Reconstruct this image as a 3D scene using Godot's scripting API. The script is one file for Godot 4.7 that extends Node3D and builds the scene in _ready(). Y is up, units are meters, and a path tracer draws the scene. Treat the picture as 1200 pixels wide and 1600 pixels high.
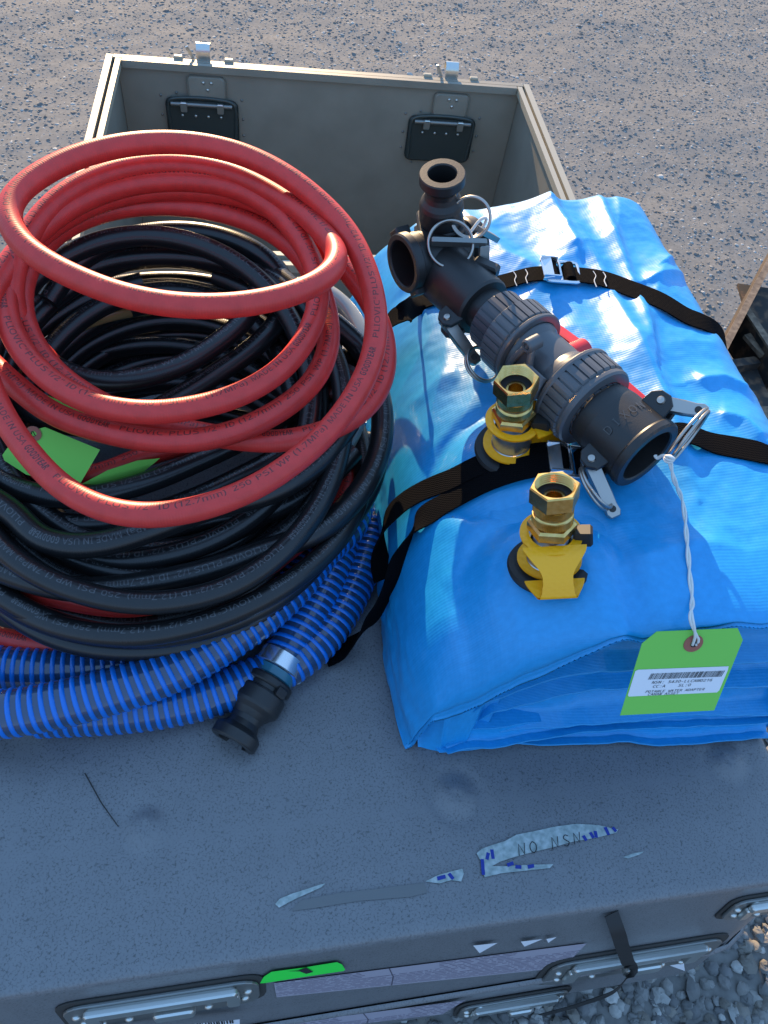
extends Node3D

const CAM_Y := 1.25
const CASE_TOP := 0.5
var rng := RandomNumberGenerator.new()
var used := {}
var M := {}

# ---------------------------------------------------------------- mesh helpers
class MB:
	var v := PackedVector3Array()
	var n := PackedVector3Array()
	var uv := PackedVector2Array()
	var col := PackedColorArray()
	var idx := PackedInt32Array()
	var use_col := false
	func vert(p: Vector3, nn: Vector3, t := Vector2.ZERO, c := Color.WHITE) -> int:
		v.append(p); n.append(nn); uv.append(t); col.append(c)
		return v.size() - 1
	func tri(a: int, b: int, c: int) -> void:
		var g := (v[b] - v[a]).cross(v[c] - v[a])
		if g.length_squared() < 1e-18:
			return
		if g.dot(n[a] + n[b] + n[c]) > 0.0:
			idx.append(a); idx.append(c); idx.append(b)
		else:
			idx.append(a); idx.append(b); idx.append(c)
	func quad(a: Vector3, b: Vector3, c: Vector3, d: Vector3, out: Vector3, t := [Vector2(0, 0), Vector2(1, 0), Vector2(1, 1), Vector2(0, 1)]) -> void:
		var g := (c - a).cross(d - b).normalized()
		if g.dot(out) < 0.0:
			g = -g
		var i := vert(a, g, t[0]); vert(b, g, t[1]); vert(c, g, t[2]); vert(d, g, t[3])
		tri(i, i + 1, i + 2); tri(i, i + 2, i + 3)
	func polygon(pts: Array, nn: Vector3, scale := 1.0) -> void:
		# planar polygon, fan from its centre unless concave (then triangulated)
		var ax := nn.cross(Vector3.UP)
		if ax.length() < 0.1:
			ax = nn.cross(Vector3.RIGHT)
		ax = ax.normalized()
		var ay := nn.cross(ax)
		var flat := PackedVector2Array()
		for p in pts:
			flat.append(Vector2(p.dot(ax), p.dot(ay)))
		var t := Geometry2D.triangulate_polygon(flat)
		var base := v.size()
		for i in pts.size():
			vert(pts[i], nn, flat[i] * scale)
		for i in range(0, t.size(), 3):
			tri(base + t[i], base + t[i + 1], base + t[i + 2])
	func grid(p: PackedVector3Array, rows: int, cols: int, flip := false, uvs := PackedVector2Array(), wrap_c := false) -> void:
		# normals by central differences; row-major
		var base := v.size()
		for r in rows:
			for c in cols:
				var cl := c - 1
				var cr := c + 1
				if wrap_c:
					if cl < 0: cl = cols - 2
					if cr >= cols: cr = 1
				else:
					cl = maxi(cl, 0); cr = mini(cr, cols - 1)
				var du := p[r * cols + cr] - p[r * cols + cl]
				var dv := p[mini(r + 1, rows - 1) * cols + c] - p[maxi(r - 1, 0) * cols + c]
				var g := du.cross(dv)
				if g.length_squared() < 1e-20:
					g = Vector3.UP
				g = g.normalized()
				if flip:
					g = -g
				vert(p[r * cols + c], g, uvs[r * cols + c] if uvs.size() else Vector2(c / float(cols - 1), r / float(rows - 1)))
		for r in rows - 1:
			for c in cols - 1:
				var a := base + r * cols + c
				tri(a, a + 1, a + cols + 1); tri(a, a + cols + 1, a + cols)
	func mesh() -> ArrayMesh:
		var arr := []
		arr.resize(Mesh.ARRAY_MAX)
		arr[Mesh.ARRAY_VERTEX] = v
		arr[Mesh.ARRAY_NORMAL] = n
		arr[Mesh.ARRAY_TEX_UV] = uv
		if use_col:
			arr[Mesh.ARRAY_COLOR] = col
		arr[Mesh.ARRAY_INDEX] = idx
		var m := ArrayMesh.new()
		m.add_surface_from_arrays(Mesh.PRIMITIVE_TRIANGLES, arr)
		return m

func numbered(called: String, parent: Node) -> String:
	var key := str(parent.get_instance_id()) + "/" + called
	if not used.has(key):
		used[key] = 0
		return called
	used[key] += 1
	return "%s_%03d" % [called, used[key]]

func obj(called: String, mb, mat: Material, parent: Node = self, xf := Transform3D.IDENTITY) -> MeshInstance3D:
	var o := MeshInstance3D.new()
	o.name = numbered(called, parent)
	o.mesh = mb.mesh() if mb is MB else mb
	o.material_override = mat
	o.transform = xf
	parent.add_child(o, true)
	return o

func thing(called: String, label: String, category: String, xf := Transform3D.IDENTITY, group := "") -> Node3D:
	var o := Node3D.new()
	o.name = numbered(called, self)
	o.transform = xf
	add_child(o, true)
	tag(o, label, category, group)
	return o

func tag(o: Node, label: String, category: String, group := "") -> void:
	o.set_meta("label", label)
	o.set_meta("category", category)
	if group != "":
		o.set_meta("group", group)

func at(p: Vector3, x := Vector3.RIGHT, y := Vector3.UP) -> Transform3D:
	# frame with y axis along y and x axis as near as possible to x
	y = y.normalized()
	var z := x.cross(y).normalized()
	x = y.cross(z).normalized()
	return Transform3D(Basis(x, y, z), p)

func smooth(pts: Array, step: float) -> PackedVector3Array:
	# Catmull-Rom through the points, resampled evenly
	var fine := PackedVector3Array()
	var k := pts.size()
	for i in k - 1:
		var p0: Vector3 = pts[maxi(i - 1, 0)]
		var p1: Vector3 = pts[i]
		var p2: Vector3 = pts[i + 1]
		var p3: Vector3 = pts[mini(i + 2, k - 1)]
		# centripetal parameters keep the turns round
		var t1 := pow(maxf(p0.distance_to(p1), 1e-5), 0.5)
		var t2 := pow(maxf(p1.distance_to(p2), 1e-5), 0.5)
		var t3 := pow(maxf(p2.distance_to(p3), 1e-5), 0.5)
		var m1 := (p2 - p1) / t2
		var m2 := m1
		if i > 0:
			m1 = ((p1 - p0) / t1 - (p2 - p0) / (t1 + t2) + (p2 - p1) / t2)
		if i < k - 2:
			m2 = ((p2 - p1) / t2 - (p3 - p1) / (t2 + t3) + (p3 - p2) / t3)
		m1 *= t2
		m2 *= t2
		for j in 16:
			var s := j / 16.0
			fine.append((2 * s * s * s - 3 * s * s + 1) * p1 + (s * s * s - 2 * s * s + s) * m1 + (-2 * s * s * s + 3 * s * s) * p2 + (s * s * s - s * s) * m2)
	fine.append(pts[k - 1])
	var out := PackedVector3Array([fine[0]])
	var left := step
	for i in fine.size() - 1:
		var a := fine[i]
		var b := fine[i + 1]
		var d := a.distance_to(b)
		while d >= left and d > 1e-7:
			a = a + (b - a) * (left / d)
			d -= left
			left = step
			out.append(a)
		left -= d
	out.append(fine[fine.size() - 1])
	return out

func relax(p: PackedVector3Array, times: int) -> PackedVector3Array:
	for t in times:
		var q := p.duplicate()
		for i in range(1, p.size() - 1):
			q[i] = p[i] * 0.5 + (p[i - 1] + p[i + 1]) * 0.25
		p = q
	return p

func frames(p: PackedVector3Array) -> Array:
	# per point: [tangent, up-ish normal, side]
	var out := []
	var last := Vector3.RIGHT
	for i in p.size():
		var t := (p[mini(i + 1, p.size() - 1)] - p[maxi(i - 1, 0)]).normalized()
		var s := t.cross(Vector3.UP)
		if s.length() < 0.25:
			s = last - t * last.dot(t)
		s = s.normalized()
		last = s
		out.append([t, s.cross(t).normalized(), s])
	return out

func tube(p: PackedVector3Array, r, segs: int, u_len := 1.0, u0 := 0.0, caps := true, turn := 0.0) -> MB:
	var mb := MB.new()
	var fr := frames(p)
	var s := 0.0
	for i in p.size():
		if i > 0:
			s += p[i].distance_to(p[i - 1])
		var rad: float = r if not (r is Array) else r[i]
		for j in segs + 1:
			var a := (j / float(segs) - 0.5) * TAU + turn
			var d: Vector3 = fr[i][1] * cos(a) + fr[i][2] * sin(a)
			mb.vert(p[i] + d * rad, d, Vector2(u0 + s / u_len, j / float(segs)))
	for i in p.size() - 1:
		for j in segs:
			var a := i * (segs + 1) + j
			var b := a + segs + 1
			mb.tri(a, a + 1, b + 1); mb.tri(a, b + 1, b)
	if caps:
		for e in [0, p.size() - 1]:
			var nn: Vector3 = fr[e][0] * (-1.0 if e == 0 else 1.0)
			var c := mb.vert(p[e], nn)
			for j in segs + 1:
				mb.vert(mb.v[e * (segs + 1) + j], nn)
			for j in segs:
				mb.tri(c, c + 1 + j, c + 2 + j)
	return mb

func lathe(prof: Array, segs: int, mb: MB = null, xf := Transform3D.IDENTITY, ribs := 0, rib_depth := 0.0) -> MB:
	# profile of [radius, height] round the y axis; every profile piece keeps its own normals; a third entry 1 marks a ribbed piece
	if mb == null:
		mb = MB.new()
	for i in prof.size() - 1:
		var a: Array = prof[i]
		var b: Array = prof[i + 1]
		var d := Vector2(b[0] - a[0], b[1] - a[1])
		if d.length() < 1e-7:
			continue
		var nn := Vector2(d.y, -d.x).normalized()
		var base := mb.v.size()
		for j in segs + 1:
			var ang := TAU * j / segs
			var c := cos(ang)
			var s := sin(ang)
			var nv := xf.basis * Vector3(nn.x * c, nn.y, nn.x * s)
			mb.vert(xf * Vector3(a[0] * c, a[1], a[0] * s), nv.normalized(), Vector2(j / float(segs), a[1] * 20.0))
			mb.vert(xf * Vector3(b[0] * c, b[1], b[0] * s), nv.normalized(), Vector2(j / float(segs), b[1] * 20.0))
		for j in segs:
			var k := base + j * 2
			mb.tri(k, k + 1, k + 3); mb.tri(k, k + 3, k + 2)
	return mb

func ribbed(r: float, depth: float, y0: float, y1: float, count: int, mb: MB = null, xf := Transform3D.IDENTITY, gap := 0.18) -> MB:
	# a grip ring: flat teeth parted by narrow grooves, with bevelled ends
	if mb == null:
		mb = MB.new()
	var ang := []
	for k in count:
		var a := TAU * k / count
		var w := TAU / count
		ang.append([a, r - depth]); ang.append([a + w * gap * 0.9, r - depth]); ang.append([a + w * gap, r]); ang.append([a + w * 0.5, r + depth * 0.15]); ang.append([a + w * 0.97, r])
	ang.append([TAU, r - depth])
	var bev := minf(depth, (y1 - y0) * 0.2)
	for j in ang.size() - 1:
		var a: Array = ang[j]
		var b: Array = ang[j + 1]
		var pa := Vector3(cos(a[0]), 0, sin(a[0]))
		var pb := Vector3(cos(b[0]), 0, sin(b[0]))
		var out := xf.basis * (pa + pb)
		var lo := r - depth * 1.2
		var q := [xf * (pa * a[1] + Vector3.UP * (y0 + bev)), xf * (pb * b[1] + Vector3.UP * (y0 + bev)), xf * (pb * b[1] + Vector3.UP * (y1 - bev)), xf * (pa * a[1] + Vector3.UP * (y1 - bev))]
		mb.quad(q[0], q[1], q[2], q[3], out)
		mb.quad(q[3], q[2], xf * (pb * lo + Vector3.UP * y1), xf * (pa * lo + Vector3.UP * y1), out + xf.basis.y)
		mb.quad(q[0], q[1], xf * (pb * lo + Vector3.UP * y0), xf * (pa * lo + Vector3.UP * y0), out - xf.basis.y)
	return mb

func prism(outline: PackedVector2Array, y0: float, y1: float, bev := 0.0, mb: MB = null, xf := Transform3D.IDENTITY) -> MB:
	# outline in x,z extruded along y, with a small chamfer at both ends (convex or nearly so)
	if mb == null:
		mb = MB.new()
	var k := outline.size()
	var c := Vector2.ZERO
	for p in outline:
		c += p / k
	var small := PackedVector2Array()
	for p in outline:
		small.append(p - (p - c).normalized() * bev)
	var area := 0.0
	for i in k:
		area += outline[i].cross(outline[(i + 1) % k])
	for i in k:
		var a := outline[i]
		var b := outline[(i + 1) % k]
		var sa := small[i]
		var sb := small[(i + 1) % k]
		var e := b - a
		var out := xf.basis * Vector3(e.y, 0, -e.x) * signf(area)
		mb.quad(xf * Vector3(a.x, y0 + bev, a.y), xf * Vector3(b.x, y0 + bev, b.y), xf * Vector3(b.x, y1 - bev, b.y), xf * Vector3(a.x, y1 - bev, a.y), out)
		if bev > 0.0:
			mb.quad(xf * Vector3(a.x, y1 - bev, a.y), xf * Vector3(b.x, y1 - bev, b.y), xf * Vector3(sb.x, y1, sb.y), xf * Vector3(sa.x, y1, sa.y), out + xf.basis.y)
			mb.quad(xf * Vector3(a.x, y0 + bev, a.y), xf * Vector3(b.x, y0 + bev, b.y), xf * Vector3(sb.x, y0, sb.y), xf * Vector3(sa.x, y0, sa.y), out - xf.basis.y)
	var top := []
	var bot := []
	for p in small:
		top.append(xf * Vector3(p.x, y1, p.y))
		bot.append(xf * Vector3(p.x, y0, p.y))
	mb.polygon(top, xf.basis.y.normalized())
	mb.polygon(bot, -xf.basis.y.normalized())
	return mb

func rect(w: float, d: float, r := 0.0, k := 5) -> PackedVector2Array:
	var out := PackedVector2Array()
	if r <= 0.0:
		return PackedVector2Array([Vector2(-w, -d) / 2, Vector2(w, -d) / 2, Vector2(w, d) / 2, Vector2(-w, d) / 2])
	for q in 4:
		var c: Vector2 = [Vector2(w / 2 - r, d / 2 - r), Vector2(-w / 2 + r, d / 2 - r), Vector2(-w / 2 + r, -d / 2 + r), Vector2(w / 2 - r, -d / 2 + r)][q]
		for j in k:
			var a := PI / 2 * (q + j / float(k - 1))
			out.append(c + Vector2(cos(a), sin(a)) * r)
	return out

func ngon(k: int, r: float, turn := 0.0) -> PackedVector2Array:
	var out := PackedVector2Array()
	for i in k:
		out.append(Vector2(cos(TAU * i / k + turn), sin(TAU * i / k + turn)) * r)
	return out

func box(mb: MB, xf: Transform3D, size: Vector3, bev := 0.0) -> MB:
	if mb == null:
		mb = MB.new()
	return prism(rect(size.x, size.z), -size.y / 2, size.y / 2, minf(bev, minf(size.y, minf(size.x, size.z)) * 0.3), mb, xf)

func beam(mb: MB, a: Vector3, b: Vector3, w: float, h: float, bev := 0.001, up := Vector3.UP) -> MB:
	# a bar from a to b; h along up, w across
	var t := (b - a).normalized()
	var s := t.cross(up).normalized()
	var u := s.cross(t)
	return box(mb, Transform3D(Basis(s, t, s.cross(t)), (a + b) / 2), Vector3(w, a.distance_to(b), h), bev)

func ring(radius: float, thick: float, xf: Transform3D, mb: MB = null, squash := 1.0, segs := 40) -> MB:
	if mb == null:
		mb = MB.new()
	var base := mb.v.size()
	var k := 10
	for i in segs + 1:
		var a := TAU * i / segs
		var c := Vector3(cos(a) * radius, 0, sin(a) * radius * squash)
		var o := Vector3(cos(a), 0, sin(a))
		for j in k + 1:
			var b := TAU * j / k
			var d := o * cos(b) + Vector3.UP * sin(b)
			mb.vert(xf * (c + d * thick), (xf.basis * d).normalized(), Vector2(i, j))
	for i in segs:
		for j in k:
			var q := base + i * (k + 1) + j
			mb.tri(q, q + 1, q + k + 2); mb.tri(q, q + k + 2, q + k + 1)
	return mb

func ribbon(p: PackedVector3Array, side: PackedVector3Array, w: float, thick: float) -> MB:
	# a flat band: p its middle line, side its width direction at every point
	var mb := MB.new()
	var s := 0.0
	var top := PackedVector3Array()
	var bot := PackedVector3Array()
	var uvs := PackedVector2Array()
	for i in p.size():
		if i > 0:
			s += p[i].distance_to(p[i - 1])
		var t := (p[mini(i + 1, p.size() - 1)] - p[maxi(i - 1, 0)]).normalized()
		var sd := (side[i] - t * side[i].dot(t)).normalized()
		var nn := sd.cross(t).normalized()
		for j in 7:
			var x := (j / 6.0 - 0.5) * w
			top.append(p[i] + sd * x + nn * thick * 0.5)
			bot.append(p[i] + sd * x - nn * thick * 0.5)
			uvs.append(Vector2(s / 0.018, j / 6.0 * w / 0.018))
	var rows := p.size()
	mb.grid(top, rows, 7, true, uvs)
	mb.grid(bot, rows, 7, false, uvs)
	for e in [0, 6]:
		for i in rows - 1:
			var out: Vector3 = side[i] * (-1.0 if e == 0 else 1.0)
			mb.quad(top[i * 7 + e], top[(i + 1) * 7 + e], bot[(i + 1) * 7 + e], bot[i * 7 + e], out)
	for e in [0, rows - 1]:
		var q: int = e * 7
		mb.quad(top[q], top[q + 6], bot[q + 6], bot[q], (p[e] - p[1 if e == 0 else e - 1]))
	return mb

func text_mesh(s: String, height: float, mat: Material, parent: Node, xf: Transform3D, called := "lettering", font := "Droid Sans", weight := 400, stretch := 1.0) -> MeshInstance3D:
	var tm := TextMesh.new()
	var f := SystemFont.new()
	f.font_names = PackedStringArray([font])
	f.font_weight = weight
	tm.font = f
	tm.text = s
	tm.font_size = 32
	tm.depth = 0.0
	tm.pixel_size = height / 23.0
	tm.curve_step = 1.5
	return obj(called, tm, mat, parent, xf * Transform3D(Basis.from_scale(Vector3(stretch, 1, 1)), Vector3.ZERO))

func ssm(a: float, b: float, x: float) -> float:
	return smoothstep(a, b, x)

# ---------------------------------------------------------------- materials
func mat(col: Color, rough: float, metal := 0.0) -> StandardMaterial3D:
	# col is given in linear light
	var m := StandardMaterial3D.new()
	m.albedo_color = col.linear_to_srgb()
	m.roughness = rough
	m.metallic = metal
	return m

func noise_img(w: int, h: int, freq: float, sd: int, oct := 4, kind := FastNoiseLite.TYPE_SIMPLEX_SMOOTH) -> Image:
	var f := FastNoiseLite.new()
	f.seed = sd
	f.frequency = freq
	f.noise_type = kind
	f.fractal_octaves = oct
	return f.get_seamless_image(w, h)

func ramp(img: Image, stops: Array) -> ImageTexture:
	# grey picture -> colours; stops of [value, linear Color]
	var lut := []
	for i in 256:
		var x := i / 255.0
		var c: Color = stops[0][1]
		for k in stops.size() - 1:
			if x >= stops[k][0]:
				var t := clampf((x - stops[k][0]) / (stops[k + 1][0] - stops[k][0]), 0, 1)
				c = (stops[k][1] as Color).lerp(stops[k + 1][1], t)
		c = c.linear_to_srgb()
		lut.append([c.r8, c.g8, c.b8])
	img.convert(Image.FORMAT_L8)
	var src := img.get_data()
	var dst := PackedByteArray()
	dst.resize(src.size() * 3)
	for i in src.size():
		var q: Array = lut[src[i]]
		dst[i * 3] = q[0]; dst[i * 3 + 1] = q[1]; dst[i * 3 + 2] = q[2]
	return ImageTexture.create_from_image(Image.create_from_data(img.get_width(), img.get_height(), false, Image.FORMAT_RGB8, dst))

func normal_of(img: Image, strength: float) -> ImageTexture:
	img.convert(Image.FORMAT_RGBA8)
	img.bump_map_to_normal_map(strength)
	return ImageTexture.create_from_image(img)

func triplanar(m: StandardMaterial3D, per_metre: float, world := false) -> StandardMaterial3D:
	m.uv1_triplanar = true
	m.uv1_world_triplanar = world
	m.uv1_scale = Vector3.ONE * per_metre
	return m

func draw_text(img: Image, s: String, x0: float, y0: float, w: float, h: float, col: Color, bold := false, font := "Droid Sans") -> void:
	# rasters a line of lettering into a picture: its box starts at x0, y0 and is w by h pixels
	var tm := TextMesh.new()
	var f := SystemFont.new()
	f.font_names = PackedStringArray([font])
	f.font_weight = 700 if bold else 400
	tm.font = f
	tm.text = s
	tm.font_size = 48
	tm.depth = 0.0
	tm.curve_step = 1.0
	var a := tm.get_mesh_arrays() if tm.get_surface_count() else []
	if a.is_empty():
		return
	var v: PackedVector3Array = a[Mesh.ARRAY_VERTEX]
	var id = a[Mesh.ARRAY_INDEX]
	if id == null or id.size() == 0:
		id = PackedInt32Array(range(v.size()))
	var bb := AABB(v[0], Vector3.ZERO)
	for p in v:
		bb = bb.expand(p)
	var sx := w / bb.size.x
	var sy := h / bb.size.y
	for i in range(0, id.size(), 3):
		var q := []
		for k in 3:
			var p := v[id[i + k]]
			q.append(Vector2(x0 + (p.x - bb.position.x) * sx, y0 + (bb.end.y - p.y) * sy))
		var ylo := floori(minf(q[0].y, minf(q[1].y, q[2].y)))
		var yhi := ceili(maxf(q[0].y, maxf(q[1].y, q[2].y)))
		for y in range(maxi(ylo, 0), mini(yhi + 1, img.get_height())):
			var yy := y + 0.5
			var lo := 1e9
			var hi := -1e9
			for k in 3:
				var p: Vector2 = q[k]
				var r: Vector2 = q[(k + 1) % 3]
				if (p.y <= yy and r.y > yy) or (r.y <= yy and p.y > yy):
					var xx := p.x + (yy - p.y) / (r.y - p.y) * (r.x - p.x)
					lo = minf(lo, xx); hi = maxf(hi, xx)
			if hi > lo:
				for x in range(maxi(roundi(lo), 0), mini(roundi(hi), img.get_width())):
					img.set_pixel(x, y, col)

func hose_texture(ground: Color, ink: Color, sd: int) -> ImageTexture:
	var w := 1024
	var h := 192
	var nz := noise_img(w, h, 0.02, sd, 3)
	var img := Image.create(w, h, false, Image.FORMAT_RGB8)
	for y in h:
		for x in w:
			img.set_pixel(x, y, (ground * (0.88 + 0.22 * nz.get_pixel(x, y).r)).linear_to_srgb())
	var c := ink.linear_to_srgb()
	var ty := h / 2.0 - 8
	draw_text(img, "PLIOVIC", 20, ty, 112, 15, c)
	draw_text(img, "o", 135, ty, 6, 6, c)
	draw_text(img, "PLUS", 148, ty, 74, 15, c)
	draw_text(img, "1/2\"", 232, ty, 46, 15, c)
	draw_text(img, "ID", 290, ty, 26, 15, c)
	draw_text(img, "(12.7mm)", 328, ty - 1, 124, 19, c)
	draw_text(img, "250", 470, ty, 48, 15, c)
	draw_text(img, "PSI", 534, ty, 46, 15, c)
	draw_text(img, "WP", 594, ty, 42, 15, c)
	draw_text(img, "(1.7MPa)", 648, ty - 1, 112, 19, c)
	draw_text(img, "MADE IN USA", 774, ty, 150, 15, c)
	# the maker's bold word is drawn across the join, at the start of the next length
	draw_text(img, "GOODYEAR", 932, ty - 1, 84, 17, c, true)
	return ImageTexture.create_from_image(img)

# ---------------------------------------------------------------- scene
func _ready() -> void:
	rng.seed = 4711
	var cam := Camera3D.new()
	cam.name = "camera"
	cam.fov = 67.38
	cam.near = 0.05
	cam.far = 200.0
	var back := Vector3(-0.14181, 0.80365, 0.57796)
	var up := Vector3(0.00886, 0.58487, -0.81108)
	cam.transform = Transform3D(Basis(up.cross(back).normalized(), up, back).orthonormalized(), Vector3(0, CAM_Y, 0))
	add_child(cam)
	cam.current = true

	var we := WorldEnvironment.new()
	we.name = "world_environment"
	var env := Environment.new()
	env.background_mode = Environment.BG_SKY
	var sky := Sky.new()
	var sm := ProceduralSkyMaterial.new()
	sm.sky_top_color = Color(0.425, 0.57, 0.74)
	sm.sky_horizon_color = Color(0.54, 0.64, 0.75)
	sm.sky_curve = 0.18
	sm.sky_energy_multiplier = 1.12
	sm.ground_bottom_color = Color(0.25, 0.24, 0.23)
	sm.ground_horizon_color = Color(0.5, 0.5, 0.5)
	sky.sky_material = sm
	env.sky = sky
	env.tonemap_mode = Environment.TONE_MAPPER_LINEAR
	env.tonemap_exposure = 2.1
	env.sdfgi_enabled = true
	env.ssao_enabled = true
	env.ssil_enabled = true
	we.environment = env
	add_child(we)

	var sun := DirectionalLight3D.new()
	sun.name = "sun"
	sun.light_energy = 1.6
	sun.light_color = Color(1.0, 0.86, 0.67)
	sun.light_angular_distance = 0.5
	sun.shadow_enabled = true
	var elev := deg_to_rad(15.0)
	var az := deg_to_rad(6.0)      # left of straight ahead
	var to_sun := Vector3(-sin(az) * cos(elev), sin(elev), -cos(az) * cos(elev))
	sun.look_at_from_position(to_sun * 10.0, Vector3.ZERO, Vector3.UP)
	add_child(sun)

	make_materials()
	make_ground()
	make_case()
	make_open_case()
	make_steel_frame()
	make_bladder()
	make_hoses()
	make_straps()
	make_valve()
	make_brass()
	make_tags()
	# things that come in several carry the name of their kind
	var groups := {"black_hose": "black rubber hoses of the pile", "red_hose": "red rubber hoses of the pile", "suction_hose": "blue spiral suction hoses", "clear_hose": "pale clear hoses of the pile", "paper_tag": "green card tags", "strap": "black straps round the bladder", "brass_fitting": "brass fittings on the bladder"}
	for o in get_children():
		var key := str(o.name).rstrip("0123456789").trim_suffix("_")
		if groups.has(key) and o.has_meta("category"):
			o.set_meta("group", groups[key])

func make_materials() -> void:
	# crinkled enamel of the cases: warm grey with fine dark veins
	var f := FastNoiseLite.new()
	f.seed = 5
	f.noise_type = FastNoiseLite.TYPE_CELLULAR
	f.cellular_distance_function = FastNoiseLite.DISTANCE_EUCLIDEAN
	f.cellular_return_type = FastNoiseLite.RETURN_DISTANCE2_SUB
	f.cellular_jitter = 1.0
	f.frequency = 0.085
	f.fractal_type = FastNoiseLite.FRACTAL_NONE
	f.domain_warp_enabled = true
	f.domain_warp_amplitude = 16.0
	f.domain_warp_frequency = 0.05
	var veins := f.get_seamless_image(1024, 1024)
	veins.convert(Image.FORMAT_L8)
	var cloud := noise_img(1024, 1024, 0.006, 8, 5)
	cloud.convert(Image.FORMAT_L8)
	var speck := noise_img(1024, 1024, 0.06, 18, 3)
	speck.convert(Image.FORMAT_L8)
	var va := veins.get_data()
	var cl := cloud.get_data()
	var sp := speck.get_data()
	var px := PackedByteArray()
	px.resize(va.size() * 3)
	var bump := PackedByteArray()
	bump.resize(va.size())
	for i in va.size():
		var e := clampf(va[i] / 255.0 * 6.0 - 0.1, 0.0, 1.0)        # 0 on a vein
		var broken := ssm(0.38, 0.62, sp[i] / 255.0)               # veins come and go
		var d := 1.0 - (1.0 - e) * broken * 0.64
		var k := (0.93 + 0.13 * cl[i] / 255.0) * d
		var c := Color(0.155 * k, 0.155 * k, 0.160 * k).linear_to_srgb()
		px[i * 3] = c.r8; px[i * 3 + 1] = c.g8; px[i * 3 + 2] = c.b8
		bump[i] = int(255 * (0.35 + 0.5 * d + 0.15 * sp[i] / 255.0))
	var enamel := mat(Color.WHITE, 0.36)
	enamel.albedo_texture = ImageTexture.create_from_image(Image.create_from_data(1024, 1024, false, Image.FORMAT_RGB8, px))
	enamel.normal_enabled = true
	enamel.normal_texture = normal_of(Image.create_from_data(1024, 1024, false, Image.FORMAT_L8, bump), 1.6)
	enamel.normal_scale = 0.6
	enamel.metallic_specular = 0.6
	M.enamel = triplanar(enamel, 4.3)
	# the plainer inside of the open case
	var inner := mat(Color.WHITE, 0.5)
	inner.albedo_texture = ramp(noise_img(512, 512, 0.012, 31, 5), [[0.0, Color(0.205, 0.190, 0.155)], [1.0, Color(0.265, 0.246, 0.202)]])
	M.inner = triplanar(inner, 1.3)
	M.rim = mat(Color(0.40, 0.35, 0.26), 0.45)
	M.dish = mat(Color(0.055, 0.066, 0.062), 0.32, 0.3)
	M.dark_groove = mat(Color(0.03, 0.028, 0.025), 0.7)
	M.zinc = mat(Color(0.58, 0.59, 0.56), 0.30, 0.9)
	M.zinc_dull = mat(Color(0.25, 0.255, 0.245), 0.48, 0.85)
	M.steel = mat(Color(0.44, 0.40, 0.36), 0.36, 1.0)
	M.silver = mat(Color(0.72, 0.73, 0.75), 0.22, 0.9)
	M.black_plastic = mat(Color(0.017, 0.016, 0.016), 0.42)
	var bp := noise_img(256, 256, 0.12, 77, 3)
	M.black_plastic.normal_enabled = true
	M.black_plastic.normal_texture = normal_of(bp, 1.0)
	M.black_plastic.normal_scale = 0.35
	triplanar(M.black_plastic, 18.0)
	M.grey_plastic = mat(Color(0.088, 0.090, 0.096), 0.33)
	M.grey_dark = mat(Color(0.055, 0.058, 0.066), 0.36)
	M.moulded = mat(Color(0.055, 0.053, 0.052), 0.4)
	M.rubber = mat(Color(0.012, 0.012, 0.012), 0.6)
	M.red_plastic = mat(Color(0.58, 0.018, 0.025), 0.35)
	M.yellow = mat(Color(0.95, 0.41, 0.003), 0.42)
	M.yellow.backlight = Color(0.75, 0.42, 0.02)
	var dots := Image.create(64, 64, false, Image.FORMAT_L8)
	for y in 64:
		for x in 64:
			var q := Vector2(fmod(x + (16 if int(y / 16.0) % 2 else 0), 32) - 16, fmod(y, 16) - 8) / 8.0
			dots.set_pixel(x, y, Color.WHITE * clampf(1.2 - q.length(), 0, 1))
	M.yellow.normal_enabled = true
	M.yellow.normal_texture = normal_of(dots, 2.0)
	M.yellow.normal_scale = 0.35
	M.yellow.uv1_scale = Vector3(1, 1, 1)
	var br := mat(Color.WHITE, 0.27, 1.0)
	br.albedo_texture = ramp(noise_img(256, 256, 0.03, 12, 4), [[0.0, Color(0.56, 0.34, 0.09)], [0.6, Color(0.74, 0.48, 0.16)], [1.0, Color(0.80, 0.56, 0.24)]])
	M.brass = triplanar(br, 16.0)
	# hoses: fine cross ribs left by the mould
	var rib := Image.create(1024, 16, false, Image.FORMAT_L8)
	for x in 1024:
		for y in 16:
			rib.set_pixel(x, y, Color.WHITE * (0.5 + 0.3 * sin(x * TAU * 150 / 1024.0)))
	var rib_map := normal_of(rib, 1.5)
	M.red_hose = mat(Color.WHITE, 0.42)
	M.red_hose.albedo_texture = hose_texture(Color(0.63, 0.036, 0.028), Color(0.10, 0.016, 0.016), 3)
	M.black_hose = mat(Color.WHITE, 0.29)
	M.black_hose.albedo_texture = hose_texture(Color(0.011, 0.011, 0.012), Color(0.075, 0.075, 0.08), 4)
	for h in [M.red_hose, M.black_hose]:
		h.normal_enabled = true
		h.normal_texture = rib_map
		h.normal_scale = 0.16
	M.hose_core = mat(Color(0.022, 0.050, 0.11), 0.16)
	M.hose_core.clearcoat_enabled = true
	M.hose_core.clearcoat = 0.6
	M.hose_core.clearcoat_roughness = 0.08
	M.hose_rib = mat(Color(0.002, 0.15, 0.58), 0.25)
	M.clear_hose = mat(Color(0.30, 0.30, 0.26), 0.16)
	M.clear_hose.metallic_specular = 0.8
	M.amber = mat(Color(0.26, 0.17, 0.07), 0.18)
	M.maroon = mat(Color(0.10, 0.018, 0.015), 0.3)
	# coated cloth of the bladder: weave ridges show through the coat
	var cloth := Image.create(256, 256, false, Image.FORMAT_L8)
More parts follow.
